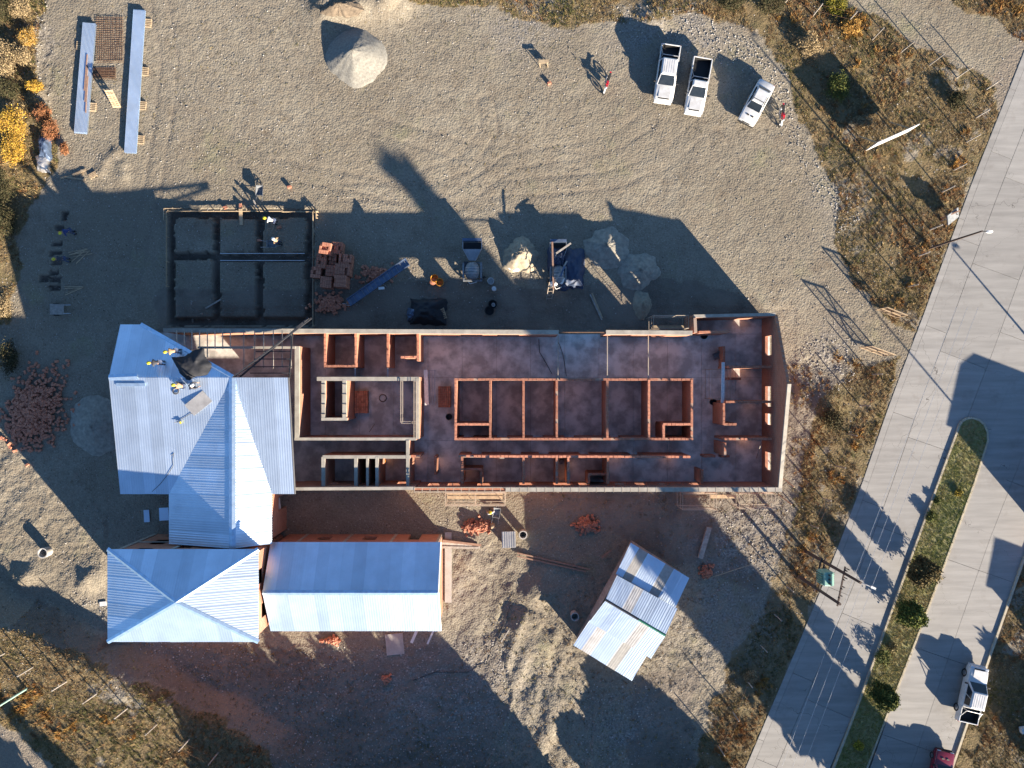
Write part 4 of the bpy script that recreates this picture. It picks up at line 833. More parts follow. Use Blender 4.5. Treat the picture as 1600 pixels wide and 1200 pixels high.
bricks('brick_heap', 603, 1060, .5, .4, .2, 22, 'few red brick scraps on the dark soil', seed=8)
def brick_pack(px, py, w, l, h, rz, label, top=0):
    p = G(px, py); o = empty('brick_pack', (p.x, p.y, p.z), rz, label, 'brick pack', 'packs of new bricks'); nx_, ny_, nz_ = max(2, round(w/.2)), max(2, round(l/.34)), max(2, round(h/.2)); r = random.Random(int(px*7+py))
    for k in range(nz_):
        mb = MB()
        for i in range(nx_):
            for j in range(ny_):
                if k == nz_-1 and r.random() < top: continue
                mb.box(((i+.5)*w/nx_-w/2, (j+.5)*l/ny_-l/2, .1+(k+.5)*h/nz_), (w/nx_-.018, l/ny_-.018, h/nz_-.012))
        mb.build('brick_course', mt['clay'], o)
    for s_ in (-1, 0, 1): MB().box((s_*w*.4, 0, .05), (.1, l, .1)).build('bearer', mt['wood'], o)
for q in [(515,393,1.0,1.0,1.5,-.15,'sunlit brick pack, top left corner of the group',.25),(530,391,1.1,1.05,1.0,-.1,'brick pack, top right of the group',.2),(507,411,.85,1.25,1.1,-.12,'brick pack on the left side, second row',.1),(523,407,.7,1.0,.75,-.1,'low brick pack in the middle, second row',.4),(544,410,1.15,1.1,1.1,-.1,'brick pack on the right side, second row',.15),
          (498,428,.9,1.0,.9,-.1,'brick pack at the far left, third row',.2),(520,425,.9,1.0,.7,-.08,'low brick pack in the middle, third row',.1),(541,425,1.3,1.0,1.35,-.08,'tall brick pack on the right, third row',.1),(515,444,1.0,1.0,1.2,-.08,'brick pack at the bottom left of the group',.05),(538,443,1.1,1.05,1.5,-.06,'tall wrapped brick pack at the bottom right of the group',.05)]:
    brick_pack(*q)
for i, (x, y, a, lab) in enumerate([(453,293,.2,'single brick standing alone in the sunny yard'),(353,325,.3,'orange brick at the upper left foundation edge'),(858,131,.4,'little orange brick below the trestle in the yard'),(377,322,1.5,'orange brick on the plank at the foundation'),(406,376,0,'brick lying in the middle foundation trench'),(437,356,.3,'brick on the right foundation pad')]):
    p = G(x, y, .14); o = MB().box((0,0,0), (.33,.18,.3), a).build('single_brick', mt['clay']); o.location = p; tag(o, lab, 'brick', 'single bricks')
# ---------------- foundation set-out ----------------
prof = empty('foundation_profile_boards', (0,0,0), 0, 'timber profile boards and string lines round the foundation trenches', 'profile boards')
def rail(x0, y0, x1, y1, z=.3):
    a, b = W(x0, y0, z), W(x1, y1, z); MB().beam(a, b, .05, .14).build('profile_rail', mt['wood'], prof); n = max(2, int((b-a).length/1.8))
    for k in range(n+1):
        q = a+(b-a)*k/n; MB().beam(q+Vector((.05,.05,.08)), Vector((q.x+.05, q.y+.05, -.1)), .06, .06).build('stake', mt['wood'], prof)
rail(256, 326, 282, 326); rail(262, 330, 440, 330); rail(440, 331, 495, 331); rail(256, 326, 256, 344); rail(260, 332, 260, 448); rail(489, 331, 489, 510, .45); rail(494, 331, 494, 341, .5)
for y in (396, 407): MB().beam(W(344, y, .2), W(476, y, .2), .05, .02).build('string_line', mt['chalk'], prof)
MB().beam(G(376, 318, .12), G(378, 352, .12), .3, .06).build('ramp_plank', mt['wood'], prof)
for i, (a, b, lab) in enumerate([((322,482),(346,468),'pale plank crossing the middle trench'),((300,470),(302,504),'dark plank at the lower left pad'),((315,490),(328,500),'short plank at the lower trench'),((397,313),(402,325),'thin stick poking from the sunny yard edge'),((922,460),(940,500),'long plank leaning in the shade north of the wall')]):
    o = MB().beam(G(*a, .12), G(*b, .12), .14, .05).build('loose_plank', mt['woodgrey']); tag(o, lab, 'plank', 'loose planks')
# wheelbarrows
def barrow(px, py, rz, label):
    p = G(px, py); o = empty('wheelbarrow', p, rz, label, 'wheelbarrow', 'wheelbarrows')
    l0 = [(-.28,-.2,.35),(.25,-.2,.35),(.25,.2,.35),(-.28,.2,.35)]; l1 = [(-.42,-.33,.62),(.48,-.33,.66),(.48,.33,.66),(-.42,.33,.62)]; l2 = [(-.39,-.30,.62),(.45,-.30,.66),(.45,.30,.66),(-.39,.30,.62)]; l3 = [(-.26,-.18,.37),(.23,-.18,.37),(.23,.18,.37),(-.26,.18,.37)]
    MB().loft([l0, l1, l2, l3]).build('tray', mt['machine'], o)
    for s_ in (-1, 1): MB().path([(.75,s_*.05,.2),(-.3,s_*.25,.33),(-.95,s_*.3,.6)], .02).build('handle', mt['galv'], o); MB().beam((-.25,s_*.25,.35), (-.3,s_*.28,0), .03, .03).build('leg', mt['steel'], o)
    MB().torus((.72,0,.19), .15, .045).build('wheel', mt['rubber'], o); return o
barrow(409, 301, 1.5, 'wheelbarrow standing in the sunny yard above the foundation'); barrow(427, 383, 0, 'wheelbarrow on the right foundation pad'); barrow(776, 800, 1.4, 'wheelbarrow beside the worker at the scaffold'); barrow(1118, 556, .4, 'wheelbarrow inside the north east room')
# trestle in the yard
pallet(690, 491, .3, 'slatted pallet leaning on the black tarp heap', .3, 6, .8, 1.0, .2)
p = G(849, 101); o = empty('work_trestle', p, .05, 'small timber trestle standing in the open yard', 'trestle')
MB().box((0,0,.62), (.9,.3,.06)).build('top_board', mt['wood'], o)
for sx in (-.35,.35):
    for sy in (-1,1): MB().beam((sx,sy*.08,.6), (sx+.05,sy*.25,0), .05, .05).build('leg', mt['wood'], o)
MB().box((0,.12,.3), (.7,.03,.3)).build('brace_board', mt['wood'], o)
# ---------------- conveyor ----------------
a, b = W(545,473,.5), W(637,409,2.0); cv = empty('brick_conveyor', (0,0,0), 0, 'long blue grey conveyor sloping up beside the brick packs', 'conveyor'); d = (b-a).normalized(); s_ = d.cross(Vector((0,0,1))).normalized()
MB().beam(a, b, .62, .06).build('belt', mt['belt'], cv)
for q in (-1, 1): MB().beam(a+s_*.34*q+Vector((0,0,.06)), b+s_*.34*q+Vector((0,0,.06)), .07, .2).build('side_rail', mt['belt'], cv)
for k in range(14):
    q = a+(b-a)*(k+.5)/14; MB().beam(q-s_*.3+Vector((0,0,.05)), q+s_*.3+Vector((0,0,.05)), .05, .04).build('cleat', mt['machine'], cv)
MB().path([a+s_*.3, a+s_*.3+Vector((-.5,.1,-.35)), a-s_*.3+Vector((-.5,-.3,-.3)), a-s_*.3+Vector((.9,-.35,-.3))], .04).build('foot_frame', mt['galv'], cv)
for f, q in ((.55,1),(.55,-1),(.95,1),(.95,-1)):
    c_ = a+(b-a)*f+s_*.33*q; MB().tube(c_, Vector((c_.x+.1, c_.y-.1, 0)), .035).build('leg', mt['galv'], cv)
MB().box(a+(b-a)*.5+s_*.6, (.5,.22,.2), .05).build('motor', mt['white'], cv)
# ---------------- mixers ----------------
def mixer(px, py, label, hop=True):
    p = G(px, py); o = empty('concrete_mixer', p, 0, label, 'concrete mixer', 'concrete mixers')
    MB().box((0,-.8,.45), (1.7,.14,.14)).build('chassis_rail', mt['machine'], o); MB().box((0,.8,.45), (1.7,.14,.14)).build('chassis_rail', mt['machine'], o)
    for sx in (-.8,.8): MB().box((sx,0,.45), (.14,1.46,.14)).build('chassis_rail', mt['belt'], o); MB().box((sx*.98,0,.9), (.16,1.3,.75)).build('side_frame', mt['machine'], o)
    for sx in (-.92,.92): MB().torus((sx,-.45,.28), .2, .08).build('wheel', mt['rubber'], o)
    loops = []; nn = 18
    for y, r in ((-.75,.35),(-.6,.55),(-.15,.68),(.2,.68),(.55,.5),(.72,.33)): loops.append([(math.cos(2*math.pi*k/nn)*r, y, 1.05+math.sin(2*math.pi*k/nn)*r) for k in range(nn)])
    MB().loft(loops).build('drum', mt['machine'], o, True)
    for y in (-.3, -.05, .2): MB().torus((0,y,1.05), .69, .03, n=22).build('drum_band', mt['galv'], o)
    MB().box((-.55,.55,.95), (.4,.5,.5)).build('engine', mt['steel'], o); MB().path([(.4,-.95,.8),(-.2,-1.15,1.0),(-.35,-1.0,1.1)], .03).build('hand_lever', mt['white'], o)
    hp = empty('hopper', (0,0,0)); hp.parent = o
    A = [(-.28,.95,.95),(.28,.95,.95),(.28,1.0,.75),(-.28,1.0,.75)]; Bq = [(-.82,1.95,1.45),(.82,1.95,1.45),(.82,1.95,.45),(-.82,1.95,.45)]; D = [(-.82,2.45,1.5),(.82,2.45,1.5),(.82,2.45,.4),(-.82,2.45,.4)]
    MB().add([(-.28,.95,.8),(.28,.95,.8),(.84,1.95,.95),(-.84,1.95,.95),(-.28,.95,.72),(.28,.95,.72),(.84,1.95,.87),(-.84,1.95,.87)], [(0,1,2,3),(7,6,5,4),(0,4,5,1),(1,5,6,2),(2,6,7,3),(3,7,4,0)]).build('chute', mt['galv'], hp)
    for x0, x1 in (((-.28,.95),(-.84,1.95)),((.28,.95),(.84,1.95))): MB().beam((x0[0],x0[1],.95), (x1[0],x1[1],1.15), .05, .4).build('chute_side', mt['galv'], hp)
    MB().box((0,2.62,1.1), (1.74,.06,.55)).build('back_plate', mt['belt'], hp); MB().box((-.84,2.28,1.05), (.06,.62,.5)).build('side_plate', mt['galv'], hp); MB().box((.84,2.28,1.05), (.06,.62,.5)).build('side_plate', mt['galv'], hp); MB().box((0,2.28,.7), (1.62,.6,.05)).build('hopper_floor', mt['blackplastic'], hp)
    MB().box((0,2.72,1.4), (1.7,.22,.05)).build('hopper_lip', mt['belt'], hp)
    return o
m1 = mixer(739, 426, 'grey concrete mixer with funnel hopper, uncovered'); m1.scale = (1,1,1)
m2 = mixer(871, 432, 'concrete mixer half covered by dark tarps and boards'); m2.scale = (.85,1.1,.9)
def tarp(px, py, w, l, z, mat, label, seed, dz=0, rz=0, flat=False, cat='tarp', zbase=None):
    p = G(px, py) if zbase is None else W(px, py, zbase); n = 22; vs = []; r = random.Random(seed)
    for j in range(n+1):
        for i in range(n+1):
            u, v = i/n*2-1, j/n*2-1; k = max(0, 1-max(abs(u), abs(v))**3); e = 1+.22*(float(fbm(u*1.7+seed*3+9, v*1.7+seed+4, 1, 3))-.5)*2
            vs.append((u*w/2*e, v*l/2*e, (z*k*(.55+.9*float(fbm(u*2.2+seed+30, v*2.2+12, 1, 4, N3))) + .03)))
    fs = [(j*(n+1)+i, j*(n+1)+i+1, (j+1)*(n+1)+i+1, (j+1)*(n+1)+i) for j in range(n) for i in range(n)]; nb = len(vs); vs += [(x, y, zz-.02) for x, y, zz in vs]; fs += [tuple(nb+k for k in f[::-1]) for f in fs]
    o = MB().add(vs, fs).build('tarpaulin', mt[mat], None, True); o.location = p; o.rotation_euler = (0,0,rz); o.location.z += dz; return tag(o, label, cat, 'tarps and sheeting')
tarp(892, 422, 2.3, 3.6, .9, 'bluetarp', 'dark blue tarp draped right of the covered mixer', 1); tarp(870, 405, 1.6, 2.2, 1.5, 'bluetarp', 'dark blue tarp over the covered mixer', 2)
tarp(668, 487, 3.2, 2.4, .9, 'blackplastic', 'black tarp heap just north of the long wall', 3); tarp(648, 491, 1.3, 1.2, .6, 'belt', 'pale blue sheeting at the left of the black tarp heap', 4)
tarp(72, 232, 1.1, 2.2, .6, 'belt', 'pale blue plastic heap below the rust bushes', 5); tarp(68, 256, 1.2, 1.5, .5, 'zincold', 'shiny plastic scrap below the blue heap', 6)
tw = tarp(303, 574, 2.6, 2.4, .45, 'blackplastic', 'black tarp crumpled on the wing roof beside the workers', 7, zbase=6.0); tw.rotation_euler = (.12, .0, .3)
for i, (a, b, z, mat, lab) in enumerate([((863,378),(865,452),1.9,'woodred','red timber lying along the covered mixer'),((869,396),(892,380),1.6,'woodgrey','grey plank across the covered mixer'),((868,438),(886,408),1.7,'woodgrey','second grey plank across the covered mixer'),((925,458),(941,497),.05,'wood','pair plank lying beside the long plank'),((876,432),(882,416),1.8,'belt','short blue bar on the covered mixer')]):
    o = MB().beam(W(*a, z), W(*b, z), .15, .06).build('loose_plank', mt[mat]); tag(o, lab, 'plank', 'loose planks')
p = W(863, 458, .6); o = empty('step_ladder', (0,0,0), 0, 'pale ladder leaning on the covered mixer', 'ladder'); la, lb = W(858, 468, .1), W(863, 440, 1.4); sd_ = Vector((.25,.03,0))
for q in (-1,1): MB().beam(la+sd_*q, lb+sd_*q, .05, .06).build('stile', mt['rebarpale'], o)
for k in range(5): MB().beam(la+(lb-la)*(k+.3)/5-sd_, la+(lb-la)*(k+.3)/5+sd_, .04, .04).build('rung', mt['rebarpale'], o)
def drum(px, py, r, h, mat, label, name='bucket', cat='bucket', open_=True, wall_t=.03, z=None, group='buckets and tubs'):
    p = G(px, py) if z is None else W(px, py, z); n = 20; c = lambda rr, zz: [(math.cos(2*math.pi*k/n)*rr, math.sin(2*math.pi*k/n)*rr, zz) for k in range(n)]
    mb = MB(); mb.loft([c(r*.9, 0), c(r, h), c(r-wall_t, h), c((r-wall_t)*.9, .04)] if open_ else [c(r, 0), c(r, h*.97), c(r*.95, h)]); o = mb.build(name, mt[mat], None, True); o.location = p; return tag(o, label, cat, group)
drum(680, 436, .36, .55, 'orange', 'orange tub, upper left of the orange pair'); drum(688, 442, .36, .55, 'orange', 'orange tub, lower right of the orange pair')
drum(770, 476, .4, .4, 'tubblack', 'black rubber tub with pale bucket, upper of two'); drum(765, 486, .42, .35, 'tubblack', 'black rubber tub, lower of two'); drum(771, 477, .16, .45, 'white', 'white bucket standing in the black tub')
drum(772, 452, .2, .6, 'sack', 'pale small barrel right of the uncovered mixer', open_=False); drum(767, 440, .3, .45, 'sack', 'dusty bucket next to the uncovered mixer')
drum(677, 441, .3, .3, 'clay', 'clay coloured crate beside the orange tubs', open_=False)
drum(76, 861, .46, .85, 'conc', 'concrete well ring standing alone at the left', 'well_ring', 'well ring', True, .09, group='concrete rings and pipes'); drum(817, 832, .38, 1.1, 'conc', 'upright concrete pipe near the pale sheet panel', 'concrete_pipe', 'pipe', True, .08, group='concrete rings and pipes'); drum(897, 959, .38, .9, 'conc', 'upright concrete pipe left of the shed', 'concrete_pipe', 'pipe', True, .08, group='concrete rings and pipes')
for i, (x, y, a, lab) in enumerate([(806,421,.2,'white cement sack at the foot of the sunlit sand heap'),(798,418,-.5,'pale sack left of the white one at the sand heap'),(864,446,.3,'white sack at the end of the covered mixer'),(876,441,1.2,'pale sack beside the white one at the covered mixer'),(657,495,.3,'white sack on the black tarp heap'),(683,474,.9,'pale sack at the right of the black tarp heap')]):
    p = G(x, y, .14); z = 1.2 if 'mixer' in lab else .14; loops = []
    for t, w in ((-.34,.1),(-.27,.2),(0,.25),(.27,.2),(.34,.1)): loops.append([(t, math.cos(2*math.pi*k/10)*w, z+math.sin(2*math.pi*k/10)*w*.45-.14) for k in range(10)])
    o = MB().loft(loops).build('cement_sack', mt['sack'], None, True); o.location = p; o.rotation_euler = (0,0,a); tag(o, lab, 'sack', 'sacks')
# ---------------- flat sheets, timbers, logs ----------------
for i, (x, y, w, l, a, mat, lab) in enumerate([(230,806,.5,1.1,.06,'zinc','small pale metal sheet on shaded ground left of the cross gable'),(257,803,.85,1.15,.05,'zinc','wider pale metal sheet touching the cross gable'),(617,1006,1.6,1.9,.1,'conc','pale concrete slab below the gable roof'),(230,945,.9,.5,0,'sack','little white board at the pyramid block')][:3]):
    p = G(x, y, .08); o = MB().box((0,0,0), (w,l,.05), a).build('flat_sheet', mt[mat]); o.location = p; tag(o, lab, 'sheet', 'flat sheets')
p = G(795, 840); o = empty('sheet_pile', p, .03, 'square pile of pale corrugated sheets on bearers near the upright pipe', 'sheet pile')
for k in range(4): MB().box((random.uniform(-.03,.03),0,.7+.05*k), (1.2,1.45,.04)).build('sheet', mt['zincold'], o)
for x in (-.45,.45): MB().box((x,0,.35), (.15,1.2,.7)).build('bearer', mt['wood'], o)
for i in range(6):
    MB().box((-.5+.2*i, 0, .885), (.06,1.44,.03)).build('rib', mt['zincold'], o)
o = empty('timber_bundle', (0,0,0), 0, 'bundle of grey and red timbers beside the gable block corner', 'timber'); 
for k, (a, b, mat) in enumerate([((690,852),(750,855),'woodgrey'),((688,855),(748,856),'woodgrey'),((692,845),(752,852),'woodred'),((694,843),(744,852),'woodred'),((690,849),(738,851),'woodgrey')]): MB().beam(W(*a,.3+.07*(k%3)), W(*b,.12+.07*(k%3)), .2, .06).build('timber', mt[mat], o)
for i, (a, b, w, z, mat, lab, nm) in enumerate([((808,864),(922,890),.12,.15,'woodred','long thin timber on the shaded ground, upper of two','long_timber'),((808,869),(915,893),.12,.15,'woodred','long thin timber on the shaded ground, lower of two','long_timber'),((1094,872),(1108,824),.42,.25,'woodgrey','thick squared log lying right of the shed','log'),((643,1004),(651,986),.25,.6,'white','white post poking from below the gable eave, left one','white_post'),((668,1006),(677,986),.16,.6,'white','white post poking from below the gable eave, right one','white_post'),((434,778),(438,818),.3,1.2,'white','white board leaning beside the cross gable','leaning_board'),((783,1003),(812,960),.12,.2,'woodgrey','stick lying across the ruts','long_timber'),((1100,906),(1180,880),.05,.2,'wood','thin pole on the stony ground right of the shed','long_timber'),((940,872),(955,860),.15,.3,'woodred','red timber at the back of the shed','long_timber')]):
    o = MB().beam(W(*a, z), W(*b, z), w, w*.7).build(nm, mt[mat]); tag(o, lab, 'timber', 'loose timbers')
p = G(768, 822); o = MB().tube((0,0,0), (.3,.1,.05), .26, .26, 16).build('wood_round', mt['wood'], None, True); o.location = p+Vector((0,0,.26)); tag(o, 'sawn yellow wood round beside the sunlit brick heap', 'wood round')
# ---------------- scaffolds ----------------
def scaffold(label, x0, x1, y, depth, zt, n, up_=1, planks=2):
    o = empty('scaffold', (0,0,0), 0, label, 'scaffold', 'scaffolds'); a, b = W(x0, y, zt), W(x1, y, zt); dv = Vector((0,-depth*up_,0))
    for k in range(n+1):
        q = a+(b-a)*k/n
        for e in (Vector(), dv): MB().tube((q+e)+Vector((0,0,.9)), Vector((q.x+e.x, q.y+e.y, -.05)), .028).build('standard', mt['rebarpale'], o)
        for z in (0, .9, -1.2): MB().tube(q+Vector((0,0,z)), q+dv+Vector((0,0,z)), .022).build('transom', mt['rebarpale'], o)
    for e in (Vector(), dv):
        for z in (0, .5, .9, -1.4): MB().tube(a+e+Vector((0,0,z)), b+e+Vector((0,0,z)), .024).build('ledger', mt['rebarpale'], o)
    for k in range(n): q = a+(b-a)*k/n; r = a+(b-a)*(k+1)/n; MB().tube(q+dv+Vector((0,0,-1.4)), r+dv, .02).build('diagonal_brace', mt['rebarpale'], o)
    for k in range(planks): MB().beam(a+dv*(k+.5)/3.2+Vector((.1,0,.05+.01*k)), b+dv*(k+.5)/3.2+Vector((-.2,0,.05)), .26, .045).build('scaffold_plank', mt['wood'], o)
    return o
scaffold('scaffold with planks on the south wall, left one by the worker', 697, 789, 768, 1.1, 2.0, 2); scaffold('scaffold of thin poles on the south wall, middle one', 1063, 1115, 769, 1.4, 1.8, 1, planks=0); scaffold('scaffold of thin poles at the south east corner', 1150, 1205, 769, 1.3, 1.9, 2, planks=0)
scaffold('scaffold on the north wall beside the stepped corner', 1018, 1072, 514, 1.1, 2.2, 1, -1, 1)
scaffold('indoor scaffold frame with pale plank in the east rooms', 1108, 1136, 577, 2.6, 1.5, 1, 1, 0)
MB_ = MB().beam(W(1130,566,2.6), W(1129,630,2.6), .28, .07).build('scaffold_board', mt['sack']); tag(MB_, 'pale board lying on the indoor scaffold in the east rooms', 'board', 'pale boards')
o = MB().beam(W(665,578,1.9), W(667,633,1.9), .34, .06).build('scaffold_board', mt['sack']); tag(o, 'pale board at the west end of the big room', 'board', 'pale boards')
o = empty('metal_rack', (0,0,0), 0, 'low rack of rails next to the pale board in the big room', 'rack')
for x in (671, 675, 679): MB().beam(W(x,578,1.5), W(x+.5,631,1.5), .05, .06).build('rail', mt['galv'], o)
for y in (579, 631):
    MB().beam(W(668,y,1.48), W(680,y,1.48), .05, .05).build('cross_rail', mt['galv'], o)
    for x in (669, 679): MB().tube(W(x,y,1.46), Vector((W(x,y,1.46).x, W(x,y,1.46).y, .12)), .025).build('leg', mt['galv'], o)
# things standing on the screed floor
for i, (x, y, w, l, lab) in enumerate([(566,628,1.2,2.0,'clay dusted brick pallet on the floor of the west room'),(695,620,1.1,1.9,'brick pallet on the floor left of the small rooms')]):
    p = W(x, y, .14); o = empty('floor_brick_pallet', p, 0, lab, 'brick pallet', 'brick pallets indoors')
    for k in range(6):
        for j in range(9): MB().box((-w/2+(k+.5)*w/6, -l/2+(j+.5)*l/9, .3+.0*k), (w/6-.02, l/9-.02, .36)).build('brick', mt['clay'], o)
    MB().box((0,0,.06), (w,l,.1)).build('pallet_base', mt['wood'], o)
o = MB().torus((0,0,0), .32, .035, 'Z').build('hose_coil', mt['rebar'], None, True); o.location = W(598,622,.2); tag(o, 'coiled hose on the floor of the west room', 'hose')
for i, (x, y, m_, lab) in enumerate([(702,651,'tubblack','black tub on the floor below the indoor brick pallet'),(1113,628,'tubblack','black tub at the foot of the indoor scaffold'),(1099,525,'tubblack','black tyre like tub by the stepped north wall'),(877,722,'sack','white bucket in the narrow south room'),(600,720,'orange','orange bucket in the south west room')]): drum(x, y, .3 if i < 3 else .2, .35, m_, lab, z=.13)
o = MB().beam(W(997,719,.3), W(1008,721,.3), .2, .18).build('white_bundle', mt['white']); tag(o, 'white bundle on the floor of the long south room', 'bundle')
for i, (a, b, lab) in enumerate([((1190,690),(1182,716),'thin pole leaning in the south east room'),((577,675),(585,663),'thin pole on the west room floor'),((905,478),(920,500),'reserve pole')][:2]): o = MB().tube(W(*a,1.2), W(*b,.2), .035).build('thin_pole', mt['woodgrey']); tag(o, lab, 'pole', 'thin poles')
# loose cables on the floor
for i, (pts, lab) in enumerate([([(842,530),(843,550),(852,565),(863,585)],'dark cable curving over the big room floor, left one'),([(873,535),(880,555),(885,588)],'dark cable over the big room floor, right one'),([(645,1063),(680,1050),(730,1050),(760,1035),(790,970),(803,925)],'dark cable trailing over the ground below the gable block')]):
    mb = MB(); mb.path([(W(*p,.16) if i < 2 else G(*p,.05)) for p in pts], .025); tag(mb.build('cable', mt['steel']), lab, 'cable', 'cables')
# loose sheet, tool and cable on the wing roof
def onroof(px, py, dz=0):                      # point on the south slope of the wing
    for z in np.linspace(4.4, 6.4, 81):
        w_ = W(px, py, z); zz = ZE+(ZR-ZE)*(w_.y-E0.y)/(Cc.y-E0.y) if w_.y < Cc.y else ZE+(ZR-ZE)*(N0.y-w_.y)/(N0.y-Cc.y)
        if z >= zz: break
    return Vector((w_.x, w_.y, zz+dz))
sl = math.atan2(ZR-ZE, Cc.y-E0.y)
o = MB().box((0,0,0), (1.9,1.15,.03)).build('loose_roof_sheet', mt['zincold']); o.location = onroof(311,630,.14); o.rotation_euler = (sl,0,.68); tag(o, 'loose sheet lying skewed on the wing roof', 'sheet')
o = MB().box((0,0,0), (2.4,.25,.06)).build('flashing_strip', mt['cap']); o.location = onroof(205,601,.1); o.rotation_euler = (sl,0,0); tag(o, 'long blue flashing strip lying below the wing ridge', 'flashing')
o = empty('power_drill', onroof(281,658,.05), 0, 'blue and yellow power tool with cable on the wing roof', 'power tool'); MB().box((0,0,.1), (.35,.12,.14), .3).build('body', mt['belt'], o); MB().box((.1,-.12,.1), (.1,.2,.1), .3).build('battery', mt['yellow'], o); MB().tube((-.15,-.05,.1), (-.4,-.12,.1), .03).build('chuck', mt['galv'], o)
mb = MB(); mb.path([onroof(x, y, .06) for x, y in [(283,655),(292,650),(298,646),(304,647),(308,644)]]+[], .02); tag(mb.build('tool_cable', mt['steel']), 'short cable of the power tool on the wing roof', 'cable')
mb = MB(); mb.path([onroof(x, y, .06) for x, y in [(268,712),(272,708),(270,718),(271,728),(262,742),(250,757),(238,768)]], .02); tag(mb.build('roof_cable', mt['steel']), 'thin dark cable hanging down the lower wing roof', 'cable')

# ---------------- vehicles ----------------
def section(x, hw, z0, z1, rnd=.12):
    pts = [(-hw*.94, z0), (-hw, z0+.18), (-hw, z1-rnd), (-hw+rnd*.5, z1-rnd*.25), (-hw+rnd*1.3, z1), (0, z1+.025), (hw-rnd*1.3, z1), (hw-rnd*.5, z1-rnd*.25), (hw, z1-rnd), (hw, z0+.18), (hw*.94, z0)]
    return [(x, y, z) for y, z in pts]
def wheelset(o, xs, tr, r):
    for x in xs:
        for s_ in (-1, 1):
            w = bpy.data.objects.new('wheel', None); C.objects.link(w); w.parent = o; w.location = (x, s_*tr, r)
            n = 20; L = []
            for y, rr in ((-.11,r*.6),(-.12,r*.9),(-.08,r),(.08,r),(.12,r*.9),(.11,r*.6)): L.append([(math.cos(2*math.pi*k/n)*rr, y, math.sin(2*math.pi*k/n)*rr) for k in range(n)])
            MB().loft(L, False).build('tyre', mt['rubber'], w, True); MB().tube((0,-.09,0), (0,.09,0), r*.62, n=16).build('rim', mt['rim'], w)
def greenhouse(o, xb0, xb1, xt0, xt1, hb, ht, zb, zt, paint, doors=2, ribs=0, rear=True):
    b = [(xb0,-hb,zb),(xb0,hb,zb),(xb1,hb,zb),(xb1,-hb,zb)]; t = [(xt0,-ht,zt),(xt0,ht,zt),(xt1,ht,zt),(xt1,-ht,zt)]
    cab = MB().add(b+t, [(0,4,5,1),(1,5,6,2),(2,6,7,3),(3,7,4,0),(4,7,6,5)]).build('cab', paint, o, bevel=.05)
    rf = MB(); k = .03
    rf.loft([[(xt0+.05,-ht+.02,zt-.01),(xt0+.05,ht-.02,zt-.01),(xt1-.05,ht-.02,zt-.01),(xt1-.05,-ht+.02,zt-.01)],[(xt0-.05,-ht+.1,zt+.05),(xt0-.05,ht-.1,zt+.05),(xt1+.05,ht-.1,zt+.05),(xt1+.05,-ht+.1,zt+.05)]]); rf.build('roof', paint, o, bevel=.03)
    for i in range(ribs): MB().box(((xt0+xt1)/2, -ht*.6+i*ht*1.2/(ribs-1), zt+.053), ((xt0-xt1)*.8, .035, .02)).build('roof_rib', paint, o)
    B = [Vector(p) for p in b]; T = [Vector(p) for p in t]
    def pane(p0, p1, p2, p3, a0, a1, c0, c1, name):
        f = lambda u, v: (p0*(1-u)+p1*u)*(1-v)+(p3*(1-u)+p2*u)*v
        q = [f(a0,c0), f(a1,c0), f(a1,c1), f(a0,c1)]; n_ = (q[1]-q[0]).cross(q[2]-q[0]).normalized(); cen = sum(q, Vector())/4
        if n_.dot(cen-Vector(((xb0+xb1)/2,0,zb))) < 0: n_ = -n_
        MB().add([v+n_*.014 for v in q]+[v-n_*.01 for v in q], [(0,1,2,3),(7,6,5,4),(0,4,5,1),(1,5,6,2),(2,6,7,3),(3,7,4,0)]).build(name, mt['glass'], o)
    pane(B[0],B[1],T[1],T[0],.06,.94,.06,.93,'windscreen')
    if rear: pane(B[3],B[2],T[2],T[3],.1,.9,.15,.9,'rear_window')
    for (p0,p1,p2,p3) in ((B[0],B[3],T[3],T[0]),(B[1],B[2],T[2],T[1])):
        for i in range(doors): u0 = .07+.86*i/doors; pane(p0,p1,p2,p3,u0+.02,u0+.86/doors-.02,.1,.9,'side_window')
def place(o, px, py, dx, dy, z=None):
    p = G(px, py) if z is None else W(px, py, z); o.location = p; o.rotation_euler = (0,0,math.atan2(-dy, dx))
